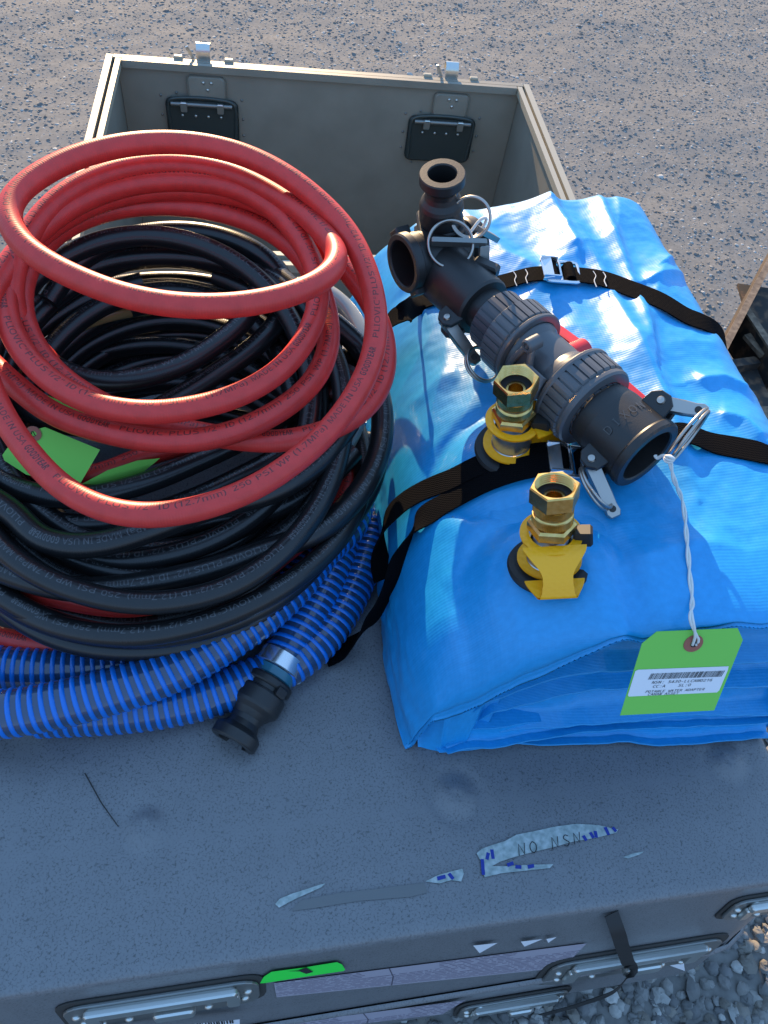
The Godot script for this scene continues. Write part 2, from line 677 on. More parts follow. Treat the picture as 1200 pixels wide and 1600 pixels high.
	var cn := noise_img(256, 256, 0.02, 55, 3)
	for y in 256:
		for x in 256:
			var w := 0.5 + 0.24 * sin(y * TAU * 16 / 256.0) + 0.10 * sin(x * TAU * 16 / 256.0) + (cn.get_pixel(x, y).r - 0.5) * 0.35
			cloth.set_pixel(x, y, Color.WHITE * clampf(w, 0, 1))
	M.vinyl = mat(Color.WHITE, 0.41)
	M.vinyl.albedo_texture = ramp(noise_img(512, 512, 0.01, 21, 5), [[0.0, Color(0.008, 0.265, 0.59)], [0.5, Color(0.010, 0.285, 0.63)], [1.0, Color(0.014, 0.305, 0.67)]])
	M.vinyl.normal_enabled = true
	M.vinyl.normal_texture = normal_of(cloth, 2.0)
	M.vinyl.normal_scale = 0.30
	M.vinyl.metallic_specular = 0.5
	M.vinyl.clearcoat_enabled = true
	M.vinyl.clearcoat = 0.14
	M.vinyl.clearcoat_roughness = 0.12
	# webbing
	var web := Image.create(128, 128, false, Image.FORMAT_L8)
	for y in 128:
		for x in 128:
			var s := sin(x * TAU * 8 / 128.0) * sin(y * TAU * 8 / 128.0 + (PI if int(x / 16.0) % 2 else 0.0))
			web.set_pixel(x, y, Color.WHITE * (0.5 + 0.5 * s))
	M.webbing = mat(Color.WHITE, 0.75)
	M.webbing.albedo_texture = ramp(web.duplicate(), [[0.0, Color(0.003, 0.003, 0.004)], [1.0, Color(0.0075, 0.0075, 0.0085)]])
	M.webbing.normal_enabled = true
	M.webbing.normal_texture = normal_of(web, 5.0)
	M.webbing.normal_scale = 1.0
	M.webbing.metallic_specular = 0.1
	M.paper_green = mat(Color(0.20, 0.58, 0.085), 0.75)
	M.paper_green.backlight = Color(0.10, 0.4, 0.05)
	M.neon = mat(Color(0.02, 0.78, 0.06), 0.6)
	M.paper = mat(Color(0.62, 0.60, 0.64), 0.7)
	M.sticker = mat(Color(0.75, 0.75, 0.78), 0.4)
	M.ink = mat(Color(0.012, 0.012, 0.014), 0.7)
	M.blue_ink = mat(Color(0.01, 0.03, 0.25), 0.7)
	M.eyelet = mat(Color(0.33, 0.11, 0.075), 0.75)
	M.string = mat(Color(0.66, 0.64, 0.60), 0.85)
	M.residue = mat(Color.WHITE, 0.75)
	M.residue.albedo_texture = ramp(noise_img(256, 256, 0.05, 90, 4), [[0.0, Color(0.19, 0.23, 0.22)], [0.45, Color(0.30, 0.35, 0.33)], [1.0, Color(0.46, 0.50, 0.48)]])
	triplanar(M.residue, 9.0)
	M.glue = mat(Color(0.140, 0.140, 0.136), 0.5)
	var rust := mat(Color.WHITE, 0.75)
	rust.albedo_texture = ramp(noise_img(512, 512, 0.015, 61, 6), [[0.0, Color(0.014, 0.013, 0.013)], [0.48, Color(0.022, 0.019, 0.017)], [0.62, Color(0.075, 0.042, 0.025)], [1.0, Color(0.16, 0.10, 0.06)]])
	M.rust = triplanar(rust, 3.5)
	var rust2 := mat(Color.WHITE, 0.8)
	rust2.albedo_texture = ramp(noise_img(512, 512, 0.02, 62, 6), [[0.0, Color(0.05, 0.035, 0.025)], [0.5, Color(0.17, 0.115, 0.075)], [1.0, Color(0.28, 0.20, 0.13)]])
	M.rust_bare = triplanar(rust2, 5.0)

func make_ground() -> void:
	var g := mat(Color.WHITE, 0.95)
	var gi := noise_img(1024, 1024, 0.045, 101, 7)
	g.albedo_texture = ramp(gi, [[0.0, Color(0.142, 0.137, 0.129)], [0.5, Color(0.176, 0.170, 0.159)], [1.0, Color(0.225, 0.217, 0.203)]])
	triplanar(g, 1.1, true)
	g.detail_enabled = false
	# a wide sheet to the horizon and, where the photo looks, a finely uneven sheet just above it
	var far := MB.new()
	far.quad(Vector3(-90, -0.03, -90), Vector3(90, -0.03, -90), Vector3(90, -0.03, 90), Vector3(-90, -0.03, 90), Vector3.UP)
	obj("ground", far, g).set_meta("kind", "structure")
	var nz := FastNoiseLite.new()
	nz.seed = 7
	nz.frequency = 9.0
	nz.fractal_octaves = 4
	var lo := FastNoiseLite.new()
	lo.seed = 9
	lo.frequency = 0.8
	var rows := 300
	var cols := 300
	var p := PackedVector3Array()
	p.resize(rows * cols)
	for r in rows:
		for c in cols:
			var x := -2.6 + 5.8 * c / (cols - 1.0)
			var z := 0.9 - 6.0 * r / (rows - 1.0)
			p[r * cols + c] = Vector3(x, nz.get_noise_2d(x, z) * 0.0022 + lo.get_noise_2d(x, z) * 0.02 - 0.008, z)
	var near := MB.new()
	near.grid(p, rows, cols, true)
	if near.n[1000].y < 0:
		near = MB.new()
		near.grid(p, rows, cols, false)
	obj("gravel_ground", near, g).set_meta("kind", "structure")
	# loose stones: three shapes of pebble, laid thick by the near case and thinner, smaller further off
	var tones := [Color(0.19, 0.187, 0.183), Color(0.23, 0.225, 0.218), Color(0.16, 0.158, 0.158), Color(0.28, 0.27, 0.255), Color(0.21, 0.193, 0.17), Color(0.44, 0.43, 0.41)]
	for shape in 3:
		var rock := MB.new()
		rock.use_col = false
		var rn := FastNoiseLite.new()
		rn.seed = 40 + shape
		rn.frequency = 0.75
		var rr := 7
		var cc := 10
		var rp := PackedVector3Array()
		for r in rr:
			for c in cc:
				var th := PI * r / (rr - 1.0)
				var ph := TAU * c / (cc - 1.0)
				var d := Vector3(sin(th) * cos(ph), cos(th), sin(th) * sin(ph))
				var k := 1.0 + 0.95 * rn.get_noise_3dv(d * 1.4 + Vector3(shape * 7, 0, 0))
				# facets: cut by a few planes
				for q in 7:
					var pn := Vector3(sin(q * 2.4 + shape), cos(q * 1.7 + shape * 2.0), sin(q * 3.1 + shape * 0.7)).normalized()
					var over := d.dot(pn) * k
					if over > 0.78:
						k *= 0.78 / over
				rp.append(d * k * Vector3(1.0, 0.58, 0.82))
		# broken faces: every facet keeps its own normal
		for r in rr - 1:
			for c in cc - 1:
				var o := r * cc + c
				for tr in [[o, o + 1, o + cc + 1], [o, o + cc + 1, o + cc]]:
					var fa := (rp[tr[1]] - rp[tr[0]]).cross(rp[tr[2]] - rp[tr[0]])
					if fa.length_squared() < 1e-10:
						continue
					fa = fa.normalized() * signf(fa.dot(rp[tr[0]] + rp[tr[1]] + rp[tr[2]]))
					var b0 := rock.vert(rp[tr[0]], (fa * 2.0 + rp[tr[0]].normalized()).normalized())
					rock.vert(rp[tr[1]], (fa * 2.0 + rp[tr[1]].normalized()).normalized()); rock.vert(rp[tr[2]], (fa * 2.0 + rp[tr[2]].normalized()).normalized())
					rock.tri(b0, b0 + 1, b0 + 2)
		var rm := mat(Color.WHITE, 0.9)
		rm.vertex_color_use_as_albedo = true
		rm.albedo_texture = ramp(noise_img(128, 128, 0.05, 70 + shape, 4), [[0.0, Color(0.7, 0.7, 0.7)], [1.0, Color(1.0, 1.0, 1.0)]])
		triplanar(rm, 20.0)
		var where := []
		# near, thick
		for i in 2600:
			var x := rng.randf_range(0.0, 1.5)
			var z := rng.randf_range(-0.55, 0.35)
			where.append([x, z, rng.randf_range(0.007, 0.0135) * (1.35 if rng.randf() < 0.15 else 1.0)])
		for i in 76000:
			var x := rng.randf_range(-2.5, 3.1)
			var z := -rng.randf_range(0.5, 5.0)
			if absf(x - 0.11) < 0.46 and z > -1.7 and z < -1.0:
				continue
			where.append([x, z, 0.0023 + 0.0064 * pow(rng.randf(), 3.0) + (0.008 * rng.randf() if rng.randf() < 0.012 else 0.0)])
		var mm := MultiMesh.new()
		mm.transform_format = MultiMesh.TRANSFORM_3D
		mm.use_colors = true
		mm.mesh = rock.mesh()
		mm.mesh.surface_set_material(0, rm)
		mm.instance_count = where.size()
		for i in where.size():
			var w: Array = where[i]
			var y: float = nz.get_noise_2d(w[0], w[1]) * 0.0022 + lo.get_noise_2d(w[0], w[1]) * 0.02 - 0.008
			var b := Basis.from_euler(Vector3(rng.randf_range(-0.5, 0.5), rng.randf() * TAU, rng.randf_range(-0.5, 0.5))).scaled(Vector3(w[2], w[2] * (1.0 if w[1] > -0.5 else 0.65), w[2]))
			mm.set_instance_transform(i, Transform3D(b, Vector3(w[0], y + w[2] * (rng.randf_range(-0.2, 0.4) if w[1] > -0.5 else rng.randf_range(-0.32, 0.02)), w[1])))
			var t: Color = tones[rng.randi() % tones.size()]
			mm.set_instance_color(i, t * Color(0.98, 0.985, 0.97) * rng.randf_range(0.75, 1.2))
		var mi := MultiMeshInstance3D.new()
		mi.name = numbered("gravel", self)
		mi.multimesh = mm
		mi.set_meta("kind", "stuff")
		mi.set_meta("label", "loose grey gravel stones spread over the yard around the cases")
		mi.set_meta("category", "gravel")
		add_child(mi, true)

# ---------------------------------------------------------------- the two cases
func rr_ring(x0: float, x1: float, z0: float, z1: float, r: float, y: float, k := 6) -> PackedVector3Array:
	var out := PackedVector3Array()
	var cs := [Vector2(x1 - r, z1 - r), Vector2(x0 + r, z1 - r), Vector2(x0 + r, z0 + r), Vector2(x1 - r, z0 + r)]
	for q in 4:
		for j in k:
			var a := PI / 2 * (q + j / float(k - 1))
			out.append(Vector3(cs[q].x + cos(a) * r, y, cs[q].y + sin(a) * r))
	out.append(out[0])
	return out

func loft(mb: MB, rings: Array) -> void:
	var cols: int = rings[0].size()
	var all := PackedVector3Array()
	var c := Vector3.ZERO
	for r in rings:
		all.append_array(r)
		for q in r:
			c += q / (cols * rings.size())
	var probe := MB.new()
	probe.grid(all, rings.size(), cols, false, PackedVector2Array(), true)
	var good := 0.0
	for i in probe.v.size():
		good += probe.n[i].dot((probe.v[i] - c) * Vector3(1, 0.2, 1))
	mb.grid(all, rings.size(), cols, good < 0, PackedVector2Array(), true)

func make_case() -> void:
	var xf := Transform3D(Basis(Vector3(0.99863, 0, -0.0523), Vector3.UP, Vector3(0.0523, 0, 0.99863)), Vector3(0.11, 0, -0.0841))
	var inv := xf.affine_inverse()
	var t := thing("transport_case", "closed grey crinkle-painted metal case carrying the hoses and the blue bladder", "case", xf)
	var x0 := -0.53
	var x1 := 0.41
	var z0 := -0.77
	var ring_at := func(y: float, e: float): return rr_ring(x0 - e, x1 + e, z0 - e, e, 0.035 + maxf(e, 0.0), y)
	# body, below the seam
	var body := MB.new()
	loft(body, [ring_at.call(0.02, 0.012), ring_at.call(0.175, 0.016)])
	loft(body, [ring_at.call(0.175, 0.016), ring_at.call(0.185, 0.044), ring_at.call(0.192, 0.052)])
	loft(body, [ring_at.call(0.192, 0.052), ring_at.call(0.283, 0.038)])
	obj("body", body, M.enamel, t)
	var seam := MB.new()
	loft(seam, [ring_at.call(0.281, 0.033), ring_at.call(0.297, 0.031)])
	obj("seam_gasket", seam, M.dark_groove, t)
	var bead := MB.new()
	for y in [0.284, 0.296]:
		loft(bead, [ring_at.call(y - 0.004, 0.037), ring_at.call(y - 0.002, 0.0415), ring_at.call(y + 0.002, 0.0415), ring_at.call(y + 0.004, 0.037)])
	obj("seam_rim", bead, M.enamel, t)
	var lid := MB.new()
	loft(lid, [ring_at.call(0.297, 0.0355), ring_at.call(0.492, 0.0014)])
	loft(lid, [ring_at.call(0.492, 0.0014), ring_at.call(0.496, 0.0), ring_at.call(0.4985, -0.0025), ring_at.call(0.4996, -0.006), ring_at.call(0.5, -0.011)])
	# the top with its pressed stacking bosses
	var dents := []
	for p in [Vector3(-0.1172,0.5000,-0.1880), Vector3(0.1722,0.5000,-0.2007), Vector3(0.4620,0.5000,-0.2176)]:
		dents.append(inv * p)
	var rows := 150
	var cols := 180
	var pts := PackedVector3Array()
	var swell := FastNoiseLite.new()
	swell.seed = 3
	swell.frequency = 2.2
	for r in rows:
		for c in cols:
			var x := lerpf(x0 + 0.011, x1 - 0.011, c / (cols - 1.0))
			# closer rows towards the front, where it is seen
			var z := lerpf(z0 + 0.011, -0.011, r / (rows - 1.0))
			var cr := 0.024
			var ex := maxf(absf(x - (x0 + x1) / 2) - ((x1 - x0) / 2 - 0.011 - cr), 0.0)
			var ez := maxf(absf(z - z0 / 2) - (-z0 / 2 - 0.011 - cr), 0.0)
			var l := Vector2(ex, ez).length()
			if l > cr:
				x -= signf(x - (x0 + x1) / 2) * ex * (1 - cr / l)
				z -= signf(z - z0 / 2) * ez * (1 - cr / l)
			var inner := minf(minf(x - x0, x1 - x), minf(-z, z - z0)) - 0.011
			var y := 0.5 + swell.get_noise_2d(x, z) * 0.0012 * clampf(inner / 0.05, 0, 1)
			for d in dents:
				var q := Vector2(x - d.x, z - d.z).length()
				y += 0.0042 * (1.0 - ssm(0.004, 0.021, q)) - 0.0022 * (1.0 - ssm(0.0, 0.006, q)) - 0.0008 * exp(-pow((q - 0.024) / 0.005, 2.0))
			pts.append(Vector3(x, y, z))
	lid.grid(pts, rows, cols, true)
	if lid.n[lid.n.size() - 5000].y < 0:
		for i in range(lid.n.size() - rows * cols, lid.n.size()):
			lid.n[i] = -lid.n[i]
	obj("lid", lid, M.enamel, t)
	# torn tape left on the lid, and what is written on it
	var flat := func(called: String, list: Array, m: Material, lift: float, parent: Node):
		var mb := MB.new()
		var pp := []
		for p in list:
			pp.append(inv * p + Vector3(0, lift, 0))
		mb.polygon(pp, Vector3.UP, 10.0)
		return obj(called, mb, m, parent)
	flat.call("torn_tape", [Vector3(0.1832,0.5000,-0.1472), Vector3(0.1887,0.5000,-0.1507), Vector3(0.1990,0.5000,-0.1534), Vector3(0.2119,0.5000,-0.1560), Vector3(0.2241,0.5000,-0.1609), Vector3(0.2435,0.5000,-0.1631), Vector3(0.2644,0.5000,-0.1658), Vector3(0.2853,0.5000,-0.1669), Vector3(0.3066,0.5000,-0.1643), Vector3(0.3254,0.5000,-0.1590), Vector3(0.3226,0.5000,-0.1563), Vector3(0.3011,0.5000,-0.1530), Vector3(0.2776,0.5000,-0.1511), Vector3(0.2564,0.5000,-0.1474), Vector3(0.2371,0.5000,-0.1447), Vector3(0.2178,0.5000,-0.1415), Vector3(0.2043,0.5000,-0.1386), Vector3(0.1958,0.5000,-0.1353), Vector3(0.2091,0.5000,-0.1344), Vector3(0.2311,0.5000,-0.1340), Vector3(0.2544,0.5000,-0.1329), Vector3(0.2500,0.5000,-0.1299), Vector3(0.2265,0.5000,-0.1293), Vector3(0.2044,0.5000,-0.1287), Vector3(0.1876,0.5000,-0.1266), Vector3(0.1855,0.5000,-0.1316), Vector3(0.1874,0.5000,-0.1392), Vector3(0.1849,0.5000,-0.1426)], M.residue, 0.002, t)
	flat.call("torn_tape", [Vector3(0.1322,0.5000,-0.1268), Vector3(0.1447,0.5000,-0.1313), Vector3(0.1581,0.5000,-0.1336), Vector3(0.1679,0.5000,-0.1350), Vector3(0.1685,0.5000,-0.1307), Vector3(0.1651,0.5000,-0.1245), Vector3(0.1558,0.5000,-0.1262), Vector3(0.1449,0.5000,-0.1243)], M.residue, 0.002, t)
	flat.call("torn_tape", [Vector3(-0.0020,0.5000,-0.1183), Vector3(0.0019,0.5000,-0.1221), Vector3(0.0126,0.5000,-0.1254), Vector3(0.0251,0.5000,-0.1281), Vector3(0.0376,0.5000,-0.1309), Vector3(0.0422,0.5000,-0.1316), Vector3(0.0387,0.5000,-0.1287), Vector3(0.0283,0.5000,-0.1253), Vector3(0.0181,0.5000,-0.1219), Vector3(0.0091,0.5000,-0.1185), Vector3(0.0013,0.5000,-0.1151)], M.residue, 0.002, t)
	flat.call("torn_tape", [Vector3(0.3229,0.5000,-0.1344), Vector3(0.3340,0.5000,-0.1370), Vector3(0.3459,0.5000,-0.1380), Vector3(0.3399,0.5000,-0.1355), Vector3(0.3276,0.5000,-0.1329)], M.residue, 0.002, t)
	flat.call("glue_stain", [Vector3(0.0118,0.5000,-0.1118), Vector3(0.0203,0.5000,-0.1197), Vector3(0.0543,0.5000,-0.1229), Vector3(0.0946,0.5000,-0.1242), Vector3(0.1309,0.5000,-0.1258), Vector3(0.1335,0.5000,-0.1177), Vector3(0.1169,0.5000,-0.1153), Vector3(0.0709,0.5000,-0.1155), Vector3(0.0369,0.5000,-0.1129)], M.glue, 0.0016, t)
	# short strokes of blue print that survived on the tape
	var strokes := [Vector3(0.1940,0.5000,-0.1459), Vector3(0.1921,0.5000,-0.1422), Vector3(0.1981,0.5000,-0.1484), Vector3(0.1977,0.5000,-0.1423), Vector3(0.1876,0.5000,-0.1408), Vector3(0.1863,0.5000,-0.1294), Vector3(0.2894,0.5000,-0.1549), Vector3(0.2905,0.5000,-0.1520), Vector3(0.2970,0.5000,-0.1573), Vector3(0.2981,0.5000,-0.1538), Vector3(0.3018,0.5000,-0.1582), Vector3(0.3014,0.5000,-0.1541), Vector3(0.3129,0.5000,-0.1610), Vector3(0.3140,0.5000,-0.1556), Vector3(0.3206,0.5000,-0.1605), Vector3(0.3218,0.5000,-0.1581), Vector3(0.1443,0.5000,-0.1286), Vector3(0.1503,0.5000,-0.1292), Vector3(0.1553,0.5000,-0.1310), Vector3(0.1573,0.5000,-0.1277), Vector3(0.2111,0.5000,-0.1353), Vector3(0.2155,0.5000,-0.1361), Vector3(0.2186,0.5000,-0.1332), Vector3(0.2222,0.5000,-0.1324), Vector3(0.2302,0.5000,-0.1324), Vector3(0.2345,0.5000,-0.1326)]
	for i in strokes.size() / 2:
		var a: Vector3 = inv * strokes[i * 2]
		var b: Vector3 = inv * strokes[i * 2 + 1]
		var d := (b - a).normalized() * 0.001
		var w := Vector3(-d.z, 0, d.x) * 1.8
		var mb := MB.new()
		mb.polygon([a - d + w + Vector3.UP * 0.0024, b + d + w * 0.7 + Vector3.UP * 0.0024, b + d - w + Vector3.UP * 0.0024, a - d - w * 0.8 + Vector3.UP * 0.0024], Vector3.UP)
		obj("blue_print", mb, M.blue_ink, t)
	var wa: Vector3 = inv * Vector3(0.2222,0.5000,-0.1513)
	var wb: Vector3 = inv * Vector3(0.3043,0.5000,-0.1604)
	var wx := (wb - wa).normalized()
	# the hand-written words, stroke by stroke
	var glyphs := {"N": [[0.0, 0.0], [0.12, 1.0], [0.62, 0.04], [0.78, 1.0]], "O": [[0.40, 1.0], [0.10, 0.72], [0.12, 0.25], [0.42, 0.0], [0.74, 0.28], [0.72, 0.76], [0.40, 1.0]], "S": [[0.70, 0.86], [0.38, 1.0], [0.14, 0.76], [0.40, 0.52], [0.70, 0.28], [0.40, 0.0], [0.06, 0.14]]}
	var pen_x := 0.0
	for ch in ["N", "O", " ", "N", "S", "N"]:
		if glyphs.has(ch):
			var stroke := PackedVector3Array()
			var raw := []
			for g in glyphs[ch]:
				raw.append(wa + wx * (pen_x + g[0] * 0.0088 + g[1] * 0.0012) + Vector3.UP.cross(wx) * (g[1] * 0.0098 - 0.009) + Vector3(0, 0.0023, 0))
			if ch == "N":
				stroke = PackedVector3Array(raw)
			else:
				stroke = smooth(raw, 0.001)
			obj("handwriting", tube(stroke, 0.00042, 5), M.ink, t)
		pen_x += 0.0112
	# long scratch, and a bright chip in the left dimple
	var sc := MB.new()
	var scp := []
	for p in [Vector3(-0.1762,0.5000,-0.2419), Vector3(-0.1580,0.5000,-0.2136), Vector3(-0.1410,0.5000,-0.1918), Vector3(-0.1415,0.5000,-0.1913), Vector3(-0.1591,0.5000,-0.2131), Vector3(-0.1773,0.5000,-0.2414)]:
		scp.append(inv * p + Vector3(0, 0.0016, 0))
	sc.polygon(scp, Vector3.UP)
	obj("scratch", sc, M.dark_groove, t)
	# ---- the front: labels, latches, leftovers
	var slope := Basis(Vector3.RIGHT, Vector3(0, 0.985, -0.172), Vector3(0, 0.172, 0.985))
	var front := func(called: String, list: Array, m: Material, lift: float, parent: Node):
		var mb := MB.new()
		var pp := []
		for p in list:
			pp.append(inv * p + slope.z * lift)
		mb.polygon(pp, slope.z, 8.0)
		return obj(called, mb, m, parent)
	var lines := Image.create(512, 128, false, Image.FORMAT_RGB8)
	lines.fill(Color(0.76, 0.74, 0.78))
	for i in 2200:
		var yy := (rng.randi() % 15) * 8 + 3
		var xx := rng.randi() % 500
		if (xx / 128) % 2 == 1 and yy < 30:
			continue
		lines.fill_rect(Rect2i(xx, yy, rng.randi_range(3, 8), 3), Color(0.44, 0.41, 0.49))
	lines.fill_rect(Rect2i(176, 0, 2, 128), Color(0.35, 0.33, 0.38))
	M.print_label = mat(Color(0.62, 0.60, 0.62), 0.6)
	M.print_label.albedo_texture = ImageTexture.create_from_image(lines)
	var lab := MB.new()
	var c4 := []
	for p in [Vector3(-0.0038,0.4304,-0.0660), Vector3(0.3062,0.4010,-0.0771), Vector3(0.3027,0.3243,-0.0635), Vector3(-0.0017,0.3843,-0.0580)]:
		c4.append(inv * p + slope.z * 0.0012)
	lab.quad(c4[0], c4[1], c4[2], c4[3], slope.z, [Vector2(0, 0), Vector2(1, 0), Vector2(0.93, 1), Vector2(0, 1)])
	obj("printed_label", lab, M.print_label, t)
	var lab2 := MB.new()
	c4 = []
	for p in [Vector3(-0.0228,0.2995,-0.0421), Vector3(0.2030,0.2692,-0.0486), Vector3(0.1838,0.2236,-0.0396), Vector3(-0.0236,0.2636,-0.0358)]:
		c4.append(inv * p + slope.z * 0.0042)
	lab2.quad(c4[0], c4[1], c4[2], c4[3], slope.z, [Vector2(0, 0), Vector2(0.7, 0), Vector2(0.6, 0.5), Vector2(0, 0.5)])
	obj("printed_label", lab2, M.print_label, t)
	var gs = front.call("green_sticker", [Vector3(-0.0162,0.4408,-0.0671), Vector3(-0.0126,0.4578,-0.0703), Vector3(-0.0058,0.4690,-0.0726), Vector3(0.0198,0.4672,-0.0736), Vector3(0.0514,0.4681,-0.0754), Vector3(0.0565,0.4584,-0.0740), Vector3(0.0603,0.4418,-0.0713), Vector3(0.0587,0.4388,-0.0707), Vector3(0.0203,0.4392,-0.0688), Vector3(-0.0129,0.4391,-0.0670)], M.neon, 0.0022, t)
	gs.set_meta("label", "bright neon green sticker with a black mark")
	front.call("black_mark", [Vector3(0.0075,0.4660,-0.0728), Vector3(0.0176,0.4628,-0.0728), Vector3(0.0242,0.4686,-0.0741), Vector3(0.0309,0.4526,-0.0717), Vector3(0.0247,0.4501,-0.0709), Vector3(0.0188,0.4604,-0.0724)], M.ink, 0.0030, gs)
	for tri in [[Vector3(0.1771,0.4599,-0.0806), Vector3(0.2012,0.4564,-0.0813), Vector3(0.1883,0.4332,-0.0765)], [Vector3(0.2252,0.4495,-0.0813), Vector3(0.2473,0.4471,-0.0820), Vector3(0.2331,0.4315,-0.0786)], [Vector3(0.2516,0.4452,-0.0819), Vector3(0.2616,0.4463,-0.0827), Vector3(0.2569,0.4321,-0.0799)], [Vector3(0.2881,0.3358,-0.0647), Vector3(0.3150,0.2955,-0.0591), Vector3(0.3021,0.2882,-0.0571)], [Vector3(0.3882,0.3334,-0.0695), Vector3(0.4400,0.3247,-0.0707), Vector3(0.4803,0.2319,-0.0566)]]:
		front.call("paper_scrap", tri, M.sticker, 0.0035, t)
	var barcode = front.call("barcode_label", [Vector3(-0.1565,0.4026,-0.0531), Vector3(-0.0367,0.3740,-0.0544), Vector3(-0.0375,0.3542,-0.0509), Vector3(-0.1573,0.3831,-0.0497)], M.sticker, 0.0120, t)
	var bc := MB.new()
	var ba: Vector3 = inv * Vector3(-0.1524,0.3935,-0.0517) + slope.z * 0.0126
	var bb: Vector3 = inv * Vector3(-0.0418,0.3659,-0.0527) + slope.z * 0.0126
	for i in 46:
		var s := (i + 0.2 * rng.randf()) / 46.0
		var q := ba.lerp(bb, s)
		var w := (bb - ba).normalized() * rng.randf_range(0.0006, 0.0019)
		bc.quad(q, q + w, q + w + slope.y * 0.012, q + slope.y * 0.012, slope.z)
	obj("bars", bc, M.ink, barcode)
	# latches: plates riveted into the front, each with a turning lever
	latch(t, Transform3D(slope, inv * Vector3(-0.0995,0.4273,-0.0604)), 0.165, 0.064)
	latch(t, Transform3D(slope, inv * Vector3(0.3838,0.3138,-0.0659)), 0.20, 0.075)
	latch(t, Transform3D(slope, inv * Vector3(0.5054,0.4443,-0.0951)), 0.13, 0.05)
	latch(t, Transform3D(slope, inv * Vector3(0.2698,0.2132,-0.0423)), 0.13, 0.045)
	# cut black packing band, still caught under the lid
	var bp := []
	for p in [Vector3(0.3046,0.4869,-0.0920), Vector3(0.3117,0.4708,-0.0896), Vector3(0.3295,0.4284,-0.0831), Vector3(0.3562,0.3668,-0.0737), Vector3(0.3757,0.3198,-0.0665)]:
		bp.append(inv * p + slope.z * 0.014)
	bp[0] -= slope.z * 0.012
	bp.append(inv * Vector3(0.3654,0.2888,-0.0605) + slope.z * 0.022)
	bp.append(inv * Vector3(0.3419,0.2381,-0.0505) + slope.z * 0.020)
	bp.append(inv * Vector3(0.3056,0.1954,-0.0411) + slope.z * 0.016)
	var sp := smooth(bp, 0.004)
	var sides := PackedVector3Array()
	for i in sp.size():
		sides.append(Vector3.RIGHT.slerp(Vector3(0.15, -0.97, 0.15).normalized(), ssm(0.36, 0.52, i / float(sp.size()))))
	obj("packing_band", ribbon(sp, sides, 0.014, 0.0008), M.rubber, t)

func latch(parent: Node, xf: Transform3D, w: float, h: float) -> void:
	var root := Node3D.new()
	root.name = numbered("latch", parent)
	root.transform = xf
	parent.add_child(root, true)
	var up := Transform3D(Basis(Vector3.RIGHT, Vector3(0, 0, 1), Vector3(0, -1, 0)), Vector3.ZERO)   # prism axis out of the wall
	obj("recess_edge", prism(rect(w * 1.07, h * 1.22, h * 0.3), 0.0002, 0.0020, 0.0006, null, up), M.dark_groove, root)
	obj("mounting_plate", prism(rect(w, h, h * 0.28), 0.0022, 0.0052, 0.0008, null, up), M.zinc_dull, root)
	obj("slot", prism(rect(w * 0.62, h * 0.22, h * 0.05), 0.0054, 0.0060, 0.0, null, up * Transform3D(Basis(), Vector3(0, 0, 0.001))), M.dark_groove, root)
	var bar := MB.new()
	prism(rect(w * 0.78, h * 0.20, h * 0.06), 0.0054, 0.0125, 0.002, bar, up * Transform3D(Basis(), Vector3(0, 0, -h * 0.34)))
	for s in [-1, 1]:
		prism(rect(w * 0.07, h * 0.5, h * 0.05), 0.0054, 0.0105, 0.0012, bar, up * Transform3D(Basis(), Vector3(s * w * 0.36, 0, 0.0)))
	obj("lever", bar, M.zinc, root)
	obj("turn_wing", prism(rect(w * 0.22, h * 0.26, h * 0.08), 0.0062, 0.0150, 0.002, null, up * Transform3D(Basis(), Vector3(w * 0.05, 0, h * 0.03))), M.zinc, root)
	for q in [Vector2(-0.44, -0.12), Vector2(-0.42, 0.2), Vector2(-0.33, -0.36), Vector2(-0.2, 0.34), Vector2(0.02, 0.36), Vector2(0.22, 0.34), Vector2(0.44, -0.1), Vector2(0.42, 0.2), Vector2(0.34, 0.36), Vector2(-0.34, 0.36)]:
		obj("rivet", dome(0.0042, up * Transform3D(Basis(), Vector3(q.x * w, 0.0052, q.y * h))), M.zinc, root)

func dome(r: float, xf: Transform3D, mb: MB = null) -> MB:
	if mb == null:
		mb = MB.new()
	var base := mb.v.size()
	for i in 5:
		var a := PI / 2 * i / 4.0
		for j in 11:
			var b := TAU * j / 10.0
			var d := Vector3(cos(a) * cos(b), sin(a), cos(a) * sin(b))
			mb.vert(xf * (d * Vector3(r, r * 0.65, r)), (xf.basis * d).normalized())
	for i in 4:
		for j in 10:
			var q := base + i * 11 + j
			mb.tri(q, q + 1, q + 12); mb.tri(q, q + 12, q + 11)
	return mb

